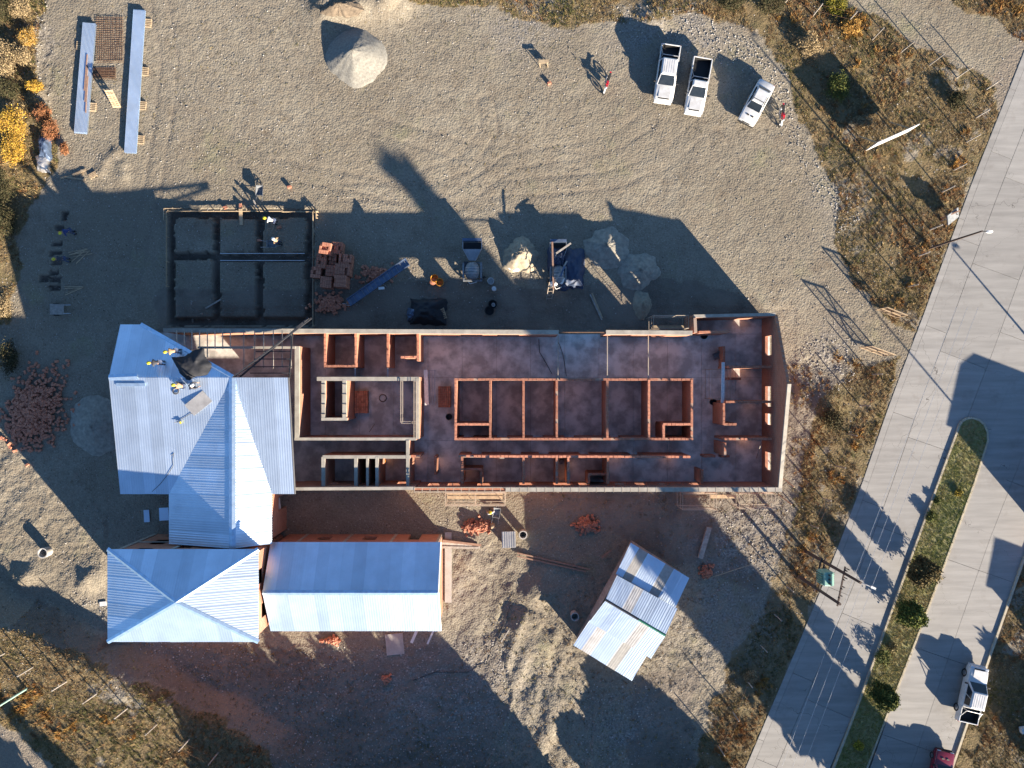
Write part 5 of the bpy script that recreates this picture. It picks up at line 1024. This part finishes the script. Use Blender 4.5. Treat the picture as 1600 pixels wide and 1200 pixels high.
def pickup(px, py, dx, dy, label, double=True, L=5.1, Wd=1.76, z=None, bars=True, ribs=5):
    o = empty('pickup_truck', (0,0,0), 0, label, 'pickup truck', 'white pickup trucks'); hw = Wd/2; f = L/2; paint = mt['carwhite']
    cab0 = f-1.35; bed = -f+(1.45 if double else 2.25)
    ss = [(f-.02,hw*.80,.45,.78),(f-.1,hw*.90,.36,.90),(f-.35,hw*.97,.34,1.00),(f-.9,hw,.34,1.04),(cab0-.1,hw,.34,1.07),(cab0-1,hw,.34,1.06),(bed,hw,.36,1.05)]
    MB().loft([section(*q) for q in ss]).build('body', paint, o, True)
    MB().box((f-.75,0,1.055), (.95,1.05,.03)).build('bonnet_panel', paint, o, bevel=.012); MB().box((f-.22,0,.99), (.10,.95,.03), 0, .25).build('grille_slot', mt['liner'], o)
    greenhouse(o, cab0-.0, bed+.02, cab0-.72, bed+.16, hw*.93, hw*.76, 1.04, 1.72, paint, 2 if double else 1, ribs)
    bl_ = (bed-.02)-(-f+.04); bc = ((bed-.02)+(-f+.04))/2; bw = [('bed_side',(bc,hw-.05,.76),(bl_,.1,.62)),('bed_side',(bc,-hw+.05,.76),(bl_,.1,.62)),('tailgate',(-f+.07,0,.77),(.09,Wd-.22,.6)),('bed_front',(bed-.06,0,.77),(.07,Wd-.22,.6))]
    for nm, c_, d_ in bw: MB().box(c_, d_).build(nm, paint, o, bevel=.025)
    MB().box((bc,0,.58), (bl_-.1,Wd-.24,.08)).build('bed_floor', mt['liner'], o)
    for s_ in (-1,1): MB().box((bc,s_*(hw-.115),.82), (bl_-.2,.03,.44)).build('bed_liner', mt['liner'], o)
    MB().box((-f+.14,0,.8), (.03,Wd-.3,.42)).build('bed_liner', mt['liner'], o); MB().box((bed-.12,0,.8), (.03,Wd-.3,.42)).build('bed_liner', mt['liner'], o)
    if bars:
        MB().path([(bed-.16,-hw+.12,1.06),(bed-.2,-hw+.2,1.55),(bed-.2,hw-.2,1.55),(bed-.16,hw-.12,1.06)], .04, 8).build('roll_bar', mt['galv'] if double else mt['rim'], o)
        for s_ in (-1,1): MB().path([(bed-.2,s_*(hw-.2),1.5),(bed-.85,s_*(hw-.1),1.06)], .03, 6).build('roll_bar_stay', mt['galv'], o)
    MB().box((f-.02,0,.5), (.16,Wd*.9,.22)).build('front_bumper', paint, o, bevel=.05); MB().box((-f-.03,0,.5), (.14,Wd*.86,.16)).build('rear_bumper', mt['rim'], o, bevel=.03)
    for s_ in (-1,1):
        MB().box((f-.16,s_*hw*.74,.86), (.22,.34,.14), s_*-.25).build('headlight', mt['lamp'], o, bevel=.03); MB().box((-f+.04,s_*(hw-.07),.86), (.08,.11,.3)).build('tail_lamp', mt['tail'], o)
        MB().box((cab0-.25,s_*(hw+.13),1.12), (.12,.22,.15)).build('mirror', mt['liner'], o, bevel=.02); MB().box((cab0-.9,s_*(hw+.01),.85), (.16,.03,.03)).build('door_handle', mt['rim'], o)
        if double: MB().box((cab0-1.7,s_*(hw+.01),.85), (.16,.03,.03)).build('door_handle', mt['rim'], o)
    wheelset(o, (f-.92, -f+1.0), hw-.1, .37); place(o, px, py, dx, dy, z); return o
def sedan(px, py, dx, dy, label, paint, L=4.05, Wd=1.62, z=None, boxy=True, name='saloon_car'):
    o = empty(name, (0,0,0), 0, label, 'car'); hw = Wd/2; f = L/2; P_ = mt[paint]
    ss = [(f-.0,hw*.86,.4,.66),(f-.06,hw*.94,.3,.78),(f-.3,hw*.98,.26,.84),(f-1.1,hw,.26,.92),(0,hw,.26,.93),(-f+.8,hw,.26,.93),(-f+.12,hw*.97,.3,.90),(-f,hw*.9,.4,.80)]
    MB().loft([section(*q, .09) for q in ss]).build('body', P_, o, True)
    greenhouse(o, f-1.15, -f+.62, f-1.72, -f+1.1, hw*.9, hw*.74, .90, 1.36, P_, 2)
    for s_ in (-1,1):
        MB().box((f-.62,s_*.22,.925), (.12,.24,.02)).build('bonnet_vent', mt['liner'], o); MB().box((f-.05,s_*hw*.68,.68), (.1,.3,.15)).build('headlight', mt['lamp'], o); MB().box((-f+.02,s_*hw*.7,.72), (.06,.34,.15)).build('tail_lamp', mt['tail'], o); MB().box((f-1.3,s_*(hw+.09),.98), (.1,.17,.11)).build('mirror', mt['liner'], o)
        MB().box((0,s_*hw*.72,1.42), (1.0,.03,.03)).build('roof_gutter', mt['liner'], o)
    MB().box((f-1.95,0,1.415), (.05,hw*1.35,.02)).build('roof_strip', mt['liner'], o); MB().box((f+.02,0,.45), (.12,Wd*.92,.14)).build('front_bumper', mt['liner'], o, bevel=.03); MB().box((-f-.02,0,.45), (.12,Wd*.92,.14)).build('rear_bumper', mt['liner'], o, bevel=.03); MB().box((f-.01,0,.66), (.06,.7,.12)).build('grille', mt['liner'], o)
    wheelset(o, (f-.75, -f+.75), hw-.1, .3); place(o, px, py, dx, dy, z); return o
pickup(1039, 121, -13, 90, 'white double cab pickup with roll bar, leftmost parked in the yard')
pickup(1087, 140, -15, 87, 'white single cab pickup with long black bed, middle of the parked row', False, 5.0, 1.72, bars=True, ribs=0)
pickup(1511, 1079, 21, -89, 'white double cab pickup driving on the far carriageway', True, 5.1, 1.78, .04)
sedan(1178, 165, -33, 62, 'small old white saloon car, rightmost of the parked row', 'carwhite')
sedan(1462, 1204, 20, -89, 'dark red car at the bottom edge of the far carriageway', 'carred', 4.3, 1.72, .04, name='red_car')
def motorcycle(px, py, dx, dy, label):
    o = empty('motorcycle', (0,0,0), 0, label, 'motorcycle', 'red motorcycles parked in the yard')
    for x in (.68,-.68):
        w = MB().torus((x,0,.32), .27, .055, n=24, m=8).build('wheel', mt['rubber'], o, True); MB().tube((x,-.05,.32), (x,.05,.32), .1, n=12).build('hub', mt['rim'], w)
        for k in range(6): a = k*math.pi/3; MB().beam((x,0,.32), (x+math.cos(a)*.26,0,.32+math.sin(a)*.26), .012, .012).build('spoke', mt['rim'], w)
    MB().loft([[(x,-w,z0),(x,w,z0),(x,w*.7,z1),(x,-w*.7,z1)] for x, w, z0, z1 in ((.42,.07,.75,.95),(.25,.15,.68,1.0),(0,.14,.68,.96),(-.15,.09,.7,.88))]).build('fuel_tank', mt['motored'], o, True)
    MB().loft([[(x,-w,z0),(x,w,z0),(x,w*.8,z1),(x,-w*.8,z1)] for x, w, z0, z1 in ((-.1,.09,.72,.84),(-.45,.12,.74,.84),(-.85,.09,.8,.88))]).build('seat', mt['liner'], o, True)
    MB().box((.05,0,.45), (.4,.24,.34)).build('engine', mt['machine'], o, bevel=.03); MB().path([(.42,0,.85),(.2,0,.3),(-.25,0,.3),(-.3,0,.75),(.4,0,.9)], .025).build('frame', mt['motored'], o)
    for s_ in (-1,1): MB().tube((.68,s_*.08,.32), (.45,s_*.09,.98), .022).build('fork_leg', mt['rim'], o); MB().tube((-.68,s_*.08,.32), (-.2,s_*.09,.42), .022).build('swing_arm', mt['steel'], o); MB().tube((.42,s_*.02,1.0), (.32,s_*.36,1.06), .016).build('handlebar', mt['steel'], o); MB().box((.4,s_*.3,1.18), (.03,.14,.08)).build('mirror', mt['steel'], o)
    MB().box((.72,0,.66), (.5,.13,.03), 0, .15).build('front_mudguard', mt['white'], o); MB().box((-.85,0,.72), (.45,.16,.03), 0, -.25).build('rear_mudguard', mt['motored'], o); MB().tube((.5,0,.9), (.6,0,.88), .09, .08, 12).build('headlamp', mt['lamp'], o); MB().tube((-.1,-.16,.35), (-.75,-.18,.5), .045, .05, 8).build('exhaust', mt['rim'], o); MB().tube((-.1,.1,.25), (-.1,.35,.0), .015).build('side_stand', mt['steel'], o)
    place(o, px, py, dx, dy); o.rotation_euler.x = -.12; return o
motorcycle(946, 134, -10, 31, 'red and white motorcycle standing alone in the open yard'); motorcycle(1217, 184, -2, 24, 'red motorcycle beside the old white saloon car')

# ---------------- people ----------------
def skin(name, pts, edges, rad, mat, parent):
    me = bpy.data.meshes.new(name); me.from_pydata([tuple(p) for p in pts], edges, []); o = link(name, me, parent); me.materials.append(mat)
    o.modifiers.new('skin', 'SKIN')
    for i, sv_ in enumerate(me.skin_vertices[0].data): sv_.radius = (rad[i], rad[i]); sv_.use_root = (i == 0)
    s2 = o.modifiers.new('sub', 'SUBSURF'); s2.levels = 1; s2.render_levels = 1
    me.polygons.foreach_set('use_smooth', [True]*len(me.polygons)); o.modifiers['skin'].use_smooth_shade = True
    return o
POSE = {
 'stand': dict(pel=(0,0,.95), chest=(.02,0,1.32), neck=(.02,0,1.48), head=(.05,0,1.63), elb=(.02,.30,1.12), hand=(.16,.28,.9), knee=(.03,.11,.5), foot=(0,.12,.07)),
 'bend': dict(pel=(-.1,0,.92), chest=(.28,0,1.12), neck=(.44,0,1.16), head=(.60,0,1.14), elb=(.42,.26,.85), hand=(.52,.16,.58), knee=(0,.13,.5), foot=(-.05,.14,.07)),
 'crouch': dict(pel=(-.1,0,.36), chest=(.14,0,.72), neck=(.24,0,.86), head=(.33,0,.98), elb=(.34,.26,.58), hand=(.54,.18,.36), knee=(.3,.2,.46), foot=(.02,.18,.07)),
 'walk': dict(pel=(0,0,.93), chest=(.06,0,1.3), neck=(.08,0,1.46), head=(.13,0,1.6), elb=(.0,.30,1.1), hand=(.2,.3,.95), knee=(.15,.1,.5), foot=(.1,.12,.07)),
}
def person(loc, rz, pose, shirt, label, helmet='yellow', trousers='denim', s=1.0):
    P_ = {k: Vector(v) for k, v in POSE[pose].items()}; o = empty('person', loc, rz, label, 'person', 'workers on the site'); o.scale = (s,s,s)
    pts = [P_['pel'], (P_['pel']+P_['chest'])/2, P_['chest'], P_['neck'], P_['head']+Vector((-.02,0,-.02)), P_['head']+Vector((0,0,.07))]; rad = [.12,.11,.13,.055,.085,.09]; ed = [(0,1),(1,2),(2,3),(3,4),(4,5)]
    jp, jr, je = [P_['pel']+Vector((0,0,.02)), (P_['pel']+P_['chest'])/2, P_['chest'], P_['neck']+(P_['chest']-P_['neck'])*.35], [.15,.145,.165,.09], [(0,1),(1,2),(2,3)]
    tp, tr_, te = [P_['pel']], [.155], []
    for sd_ in (-1, 1):
        mir = lambda v: Vector((v.x + (.18 if pose == 'walk' and sd_ < 0 and v.z < .6 else 0)*-1.4, v.y*sd_, v.z)); sh = P_['chest']+Vector((0,.19*sd_,.06)); el, hd = mir(P_['elb']), mir(P_['hand']); hp = P_['pel']+Vector((0,.1*sd_,-.04)); kn, ft = mir(P_['knee']), mir(P_['foot'])
        b = len(pts); pts += [sh, el, hd]; rad += [.07,.045,.035]; ed += [(2,b),(b,b+1),(b+1,b+2)]
        fd = (hd-el).normalized(); sdv = fd.cross(Vector((0,0,1))).normalized() if abs(fd.z) < .95 else Vector((0,1,0))
        for k, (off, ln) in enumerate(((-.032,.075),(-.011,.09),(.011,.085),(.032,.07),(.055*sd_,.05))):
            r0 = len(pts); pts += [hd+sdv*off*.8+fd*.07*(k < 4), hd+sdv*off*1.2+fd*(.07*(k < 4)+ln*.6)+Vector((0,0,-.005)), hd+sdv*off*1.2+fd*(.07*(k < 4)+ln)+Vector((0,0,-.02))]; rad += [.011,.009,.008]; ed += [(b+2,r0),(r0,r0+1),(r0+1,r0+2)]
        b = len(pts); pts += [hp, kn, ft]; rad += [.095,.06,.045]; ed += [(0,b),(b,b+1),(b+1,b+2)]
        b = len(jp); jp += [sh, el, el+(hd-el)*.85]; jr += [.085,.065,.055]; je += [(2,b),(b,b+1),(b+1,b+2)]
        b = len(tp); tp += [hp, kn, kn+(ft-kn)*.92]; tr_ += [.115,.082,.07]; te += [(0,b),(b,b+1),(b+1,b+2)]
        MB().loft([[(ft.x+x, ft.y-w, ft.z-.07), (ft.x+x, ft.y+w, ft.z-.07), (ft.x+x, ft.y+w*.8, ft.z-.07+h), (ft.x+x, ft.y-w*.8, ft.z-.07+h)] for x, w, h in ((-.1,.04,.09),(-.02,.05,.1),(.12,.05,.06),(.19,.03,.04))]).build('boot', mt['liner'], o)
    body = skin('body', pts, ed, rad, mt['skin'], o); skin('jacket', jp, je, jr, mt[shirt], o); skin('trousers', tp, te, tr_, mt[trousers], o)
    hc = P_['head']+Vector((0,0,.06)); n = 14
    MB().loft([[(hc.x+math.cos(2*math.pi*k/n)*rr+off, hc.y+math.sin(2*math.pi*k/n)*rr*.85, hc.z+z) for k in range(n)] for rr, z, off in ((.175,.035,.03),(.15,.05,.01),(.14,.11,0),(.1,.165,0),(.04,.19,0))]).build('hard_hat', mt[helmet], o, True)
    for sd_ in (-1, 1): MB().box((P_['head'].x+.088, sd_*.032, P_['head'].z+.0), (.012,.022,.014)).build('eye', mt['liner'], o)
    MB().add([(hc.x+.085, -.015, hc.z-.09), (hc.x+.085, .015, hc.z-.09), (hc.x+.085, 0, hc.z-.04), (hc.x+.115, 0, hc.z-.085)], [(0,1,3),(1,2,3),(2,0,3),(0,2,1)]).build('nose', mt['skin'], o); MB().box((hc.x+.083, 0, hc.z-.118), (.012,.045,.01)).build('mouth', mt['clay'], o)
    return o
mt['shirtblue'] = M('dark blue work jacket', (.03,.05,.16), .9); mt['shirtgrey'] = M('pale grey work shirt', (.45,.46,.48), .9); mt['shirttan'] = M('tan work jacket', (.35,.24,.14), .9); mt['shirtdark'] = M('dark work jacket', (.05,.05,.06), .9); mt['hatwhite'] = M('white helmet', (.75,.75,.72), .4)
person(G(117, 364), 3.6, 'bend', 'shirtblue', 'worker in blue jacket and yellow helmet, upper one beside the pits'); person(G(108, 407), 3.3, 'bend', 'shirtdark', 'worker in dark jacket and yellow helmet, lower one beside the pits')
person(G(431, 348), 2.9, 'bend', 'shirtgrey', 'worker in pale shirt bending at the upper right foundation pad'); person(G(438, 380), 2.6, 'stand', 'shirttan', 'worker in tan jacket beside the foundation wheelbarrow', 'hatwhite')
person(onroof(281, 549, .02), 3.3, 'bend', 'shirttan', 'roofer bending above the black tarp on the blue slope'); person(onroof(256, 567, .02), 3.2, 'bend', 'shirtdark', 'roofer in dark jacket alone on the blue slope')
person(onroof(287, 603, .02), 2.9, 'crouch', 'shirttan', 'roofer crouching below the black tarp, yellow helmet'); person(onroof(303, 604, .02), .3, 'crouch', 'shirtdark', 'roofer crouching below the black tarp, white helmet', 'hatwhite')
person(G(768, 798), 2.0, 'walk', 'shirtgrey', 'worker in pale shirt and yellow helmet in front of the scaffold')
o = MB().torus((0,0,0), .24, .05, 'Z').build('tool_bag', mt['shirtdark'], None, True); o.location = onroof(275, 611, .08); tag(o, 'dark coiled strap on the wing roof left of the crouching roofers', 'strap')
for i, (a, b) in enumerate([((267,592),(283,608)),((278,590),(292,603))]): o = MB().beam(onroof(*a,.2), onroof(*b,.1), .1, .05).build('roof_batten', mt['cap']); tag(o, ['metal strip lying under the black tarp, left one','metal strip lying under the black tarp, right one'][i], 'metal strip', 'metal strips on the roof')

# ---------------- fences, gates, poles, sign ----------------
def fence(pairs, label, wires=2):
    f = empty('wire_fence', (0,0,0), 0, label, 'fence', 'wire fences'); tops = []
    for (bx, by, hgt) in pairs:
        b = G(bx, by, -.15); lean = Vector((random.uniform(-.06,.06), random.uniform(-.06,.06), hgt+.15)); MB().tube(b, b+lean, .06, .05, 7).build('post', mt['woodgrey'], f); tops.append((b, lean))
    for (b0, l0), (b1, l1) in zip(tops, tops[1:]):
        if (b0-b1).length > 8: continue
        for k in range(wires): t = .45+.45*k/(max(1, wires-1)); MB().beam(b0+l0*t, b1+l1*t, .012, .012).build('wire', mt['rebar'], f)
    return f
fence([(1226,5,2.0),(1270,25,2.1),(1321,38,2.1),(1363,62,2.1),(1407,82,2.1),(1452,102,2.2),(1495,121,2.2),(1541,140,2.2)], 'timber post and wire fence along the upper right dirt road')
fence([(1525,184,1.9),(1510,222,1.9),(1490,266,1.8),(1472,300,1.8),(1453,359,1.8),(1435,400,1.8),(1418,448,1.8)], 'timber post and wire fence along the road, above the gate')
fence([(1362,585,1.8),(1343,633,1.8),(1325,678,1.8),(1305,728,1.9),(1285,778,1.8),(1266,820,1.8),(1228,915,1.8),(1210,960,1.8),(1188,1008,1.8),(1166,1062,1.8),(1145,1112,1.8),(1122,1165,1.8)], 'timber post and wire fence along the road, below the gate')
fence([(7,1021,1.9),(52,1042,2.0),(104,1065,2.0),(151,1084,2.0),(199,1107,2.0),(245,1132,2.0),(296,1155,2.0),(341,1176,2.0),(390,1198,2.0)], 'timber post and wire fence on the bank at the lower left')
def gate(a, b, h, label):
    o = empty('timber_gate', (0,0,0), 0, label, 'gate', 'timber gate leaves'); A, B_ = G(*a), G(*b); up_ = Vector((0,0,h)); lo = Vector((0,0,.25))
    for q, nm in ((0,'end_stile'),(.5,'middle_stile'),(1,'end_stile')): p = A+(B_-A)*q; MB().beam(p+lo*.4, p+up_, .09, .09).build(nm, mt['wood'], o)
    for z in (.25, h*.55, h): MB().beam(A+Vector((0,0,z)), B_+Vector((0,0,z)), .07, .1).build('rail', mt['wood'], o)
    MB().beam(A+lo, B_+up_, .06, .08).build('brace', mt['wood'], o)
    m_ = MB(); n = 12
    for k in range(n): p = A+(B_-A)*(k+.5)/n; m_.beam(p+lo, p+up_, .012, .012)
    for k in range(7): z = .3+k*(h-.3)/7; m_.beam(A+Vector((0,0,z)), B_+Vector((0,0,z)), .012, .012)
    m_.build('wire_mesh', mt['rebar'], o)
    return o
gate((1367,484), (1398,496), 2.1, 'open timber framed gate leaf, upper one at the road entrance'); gate((1342,543), (1378,556), 2.3, 'open timber framed gate leaf, lower one at the road entrance')
# white board on posts
o = empty('white_sign_board', (0,0,0), 0, 'large blank white sign board on posts in the upper right scrub', 'sign board'); A = W(1353,235,.9); B_ = A+Vector((65/S*.985, 29/S*.985, 0)); up_ = Vector((0,0,1.95)); nr = (B_-A).cross(up_).normalized()*.03
MB().add([A+nr, B_+nr, B_+up_+nr, A+up_+nr, A-nr, B_-nr, B_+up_-nr, A+up_-nr], [(0,1,2,3),(7,6,5,4),(0,4,5,1),(1,5,6,2),(2,6,7,3),(3,7,4,0)]).build('panel', mt['white'], o)
for t in (.12,.88): p = A+(B_-A)*t-nr*3; MB().beam(Vector((p.x,p.y,-.2)), p+up_, .1, .1).build('post', mt['wood'], o); MB().beam(p+up_*.6, Vector((p.x-.7,p.y+1.4,-.1)), .08, .08).build('raking_strut', mt['wood'], o)
p = G(1478, 342); o = empty('utility_box', p, .4, 'grey leaning box sign beside the road fence', 'sign box'); MB().box((0,0,1.0), (1.7,.9,.1), .2, .35, .5).build('box_panel', mt['machine'], o); MB().box((0,.22,.8), (1.2,.12,1.0)).build('back_board', mt['woodred'], o)
for x in (-.5,.5): MB().beam((x,0,0), (x,0,1.0), .08, .08).build('post', mt['woodgrey'], o)
def lamp_post(px, py, h, label, head=(.4,-.06)):
    b = W(px, py, 0); o = empty('street_lamp', b, 0, label, 'street lamp', 'street lamps'); MB().tube((0,0,-.1), (0,0,h), .11, .07, 10).build('pole', mt['pole'], o, True); MB().path([(0,0,h-.1),(head[0]*.6,head[1]*.6,h+.12),(head[0],head[1],h+.12)], .035, 6).build('arm', mt['steel'], o); MB().loft([[(head[0]+x, head[1]-w, h+.06), (head[0]+x, head[1]+w, h+.06), (head[0]+x, head[1]+w*.7, h+.06+z), (head[0]+x, head[1]-w*.7, h+.06+z)] for x, w, z in ((-.15,.06,.08),(.0,.12,.14),(.3,.11,.12),(.4,.05,.06))]).build('lamp_head', mt['white'], o, True); return o
lamp_post(1452, 388, 7.2, 'dark street lamp post with white head leaning over the road edge'); lamp_post(1640, 810, 7.2, 'street lamp across the road whose shadow crosses the carriageway'); lamp_post(1650, 580, 4.2, 'short lamp post across the road beyond the right edge')
# transformer on two poles
o = empty('transformer_poles', (0,0,0), 0, 'two dark utility poles carrying a green transformer at the road edge', 'utility pole'); pa, pb = W(1258,861,0), W(1247,900,0)
MB().tube(pa-Vector((0,0,.2)), pa+Vector((0,0,10.2)), .16, .10, 10).build('tall_pole', mt['pole'], o, True); MB().tube(pb-Vector((0,0,.2)), pb+Vector((0,0,8.2)), .16, .11, 10).build('short_pole', mt['pole'], o, True)
for z in (3.8,): 
    for dx in (-.18,.18): MB().beam(Vector((pa.x+dx,pa.y+.3,z)), Vector((pb.x+dx,pb.y-.3,z)), .1, .16).build('platform_beam', mt['pole'], o)
MB().beam(Vector((pa.x+.15,pa.y+.5,7.4)), Vector((pb.x+.15,pb.y-.4,7.4)), .1, .12).build('crossarm', mt['pole'], o)
for k in range(4): q = Vector((pa.x+.15,pa.y+.2,7.5))+(Vector((pb.x,pb.y,7.5))-Vector((pa.x,pa.y,7.5)))*k/3.2; MB().tube(q, q+Vector((0,0,.25)), .06, .04, 8).build('insulator', mt['tubblack'], o); MB().tube(q+Vector((.35,0,-.6)), q+Vector((.4,.0,-.2)), .05, n=8).build('fuse', mt['steel'], o)
tm = (pa+pb)/2+Vector((.15,0,3.9)); MB().box(tm+Vector((0,0,.65)), (.75,1.15,1.25)).build('tank', mt['green'], o, bevel=.05)
for k in range(6): MB().box(tm+Vector((.46,-.45+.18*k,.6)), (.18,.05,1.0)).build('cooling_fin', mt['green'], o); MB().box(tm+Vector((-.46,-.45+.18*k,.6)), (.18,.05,1.0)).build('cooling_fin', mt['green'], o)
for k in range(3): MB().tube(tm+Vector((0,-.35+.35*k,1.27)), tm+Vector((0,-.35+.35*k,1.65)), .07, .04, 8).build('bushing', mt['steel'], o)
MB().tube(tm+Vector((.2,-.5,1.35)), tm+Vector((.2,.5,1.35)), .14, n=10).build('conservator', mt['green'], o)
MB().path([pa+Vector((0,0,9.9)), pa+Vector((.5,-.2,10.0)), pa+Vector((.95,-.4,10.0))], .04, 6).build('lamp_arm', mt['galv'], o); MB().box(pa+Vector((1.05,-.44,10.0)), (.4,.16,.1), -.4).build('lamp_head', mt['white'], o)
for k in range(3):
    z = 8.3; mb = MB(); y0, y1 = 480, 1330; pts = []
    for j in range(13): y = y0+(y1-y0)*j/12; q = W(1335+17*k-.38*(y-900), y, z-1.0*math.sin(math.pi*j/12)*.6); pts.append(q)
    mb.path(pts, .012, 4); tag(mb.build('power_wire', mt['galv']), ['overhead wire above the near carriageway, nearest the verge','overhead wire above the near carriageway, middle one','overhead wire above the near carriageway, nearest the median'][k], 'wire', 'overhead wires')
o = MB().tube(G(42,1076,-.1), G(42,1076,-.1)+Vector((0,0,4.2)), .09, .07, 8).build('green_pole', mt['greenpole']); tag(o, 'pale green pole leaning out at the lower left corner', 'pole')
for i, (x, y, h) in enumerate([(1222,778,1.6),(1228,752,1.3)]):
    a = W(x, y, 1.2); o = MB().beam(G(x-6,y-6), G(x+4,y+6)+Vector((0,0,h)), .09, .07).build('prop', mt['wood']); tag(o, ['slanting timber prop at the south east wall corner','short timber prop above the south east corner'][i], 'prop', 'wall props')
MB_ = MB().beam(W(1150,776,2.0), W(1110,776,2.0), .3, .06).build('formwork_board', mt['wood']); tag(MB_, 'pale formwork board along the outer south wall', 'board')
o = MB().box((0,0,0), (.6,.5,.4), .2).build('bin_box', mt['sack']); o.location = G(1596,1138)+Vector((0,0,.3)); tag(o, 'pale box on the lower right verge', 'box')
for i,(x,y,a) in enumerate([(225,943,.1),(300,1018,.3)][:1]): o = MB().box((0,0,0), (.6,.4,.05), a).build('white_offcut', mt['white']); o.location = G(162,943,.1); tag(o, 'white offcut at the west side of the pyramid block', 'offcut')
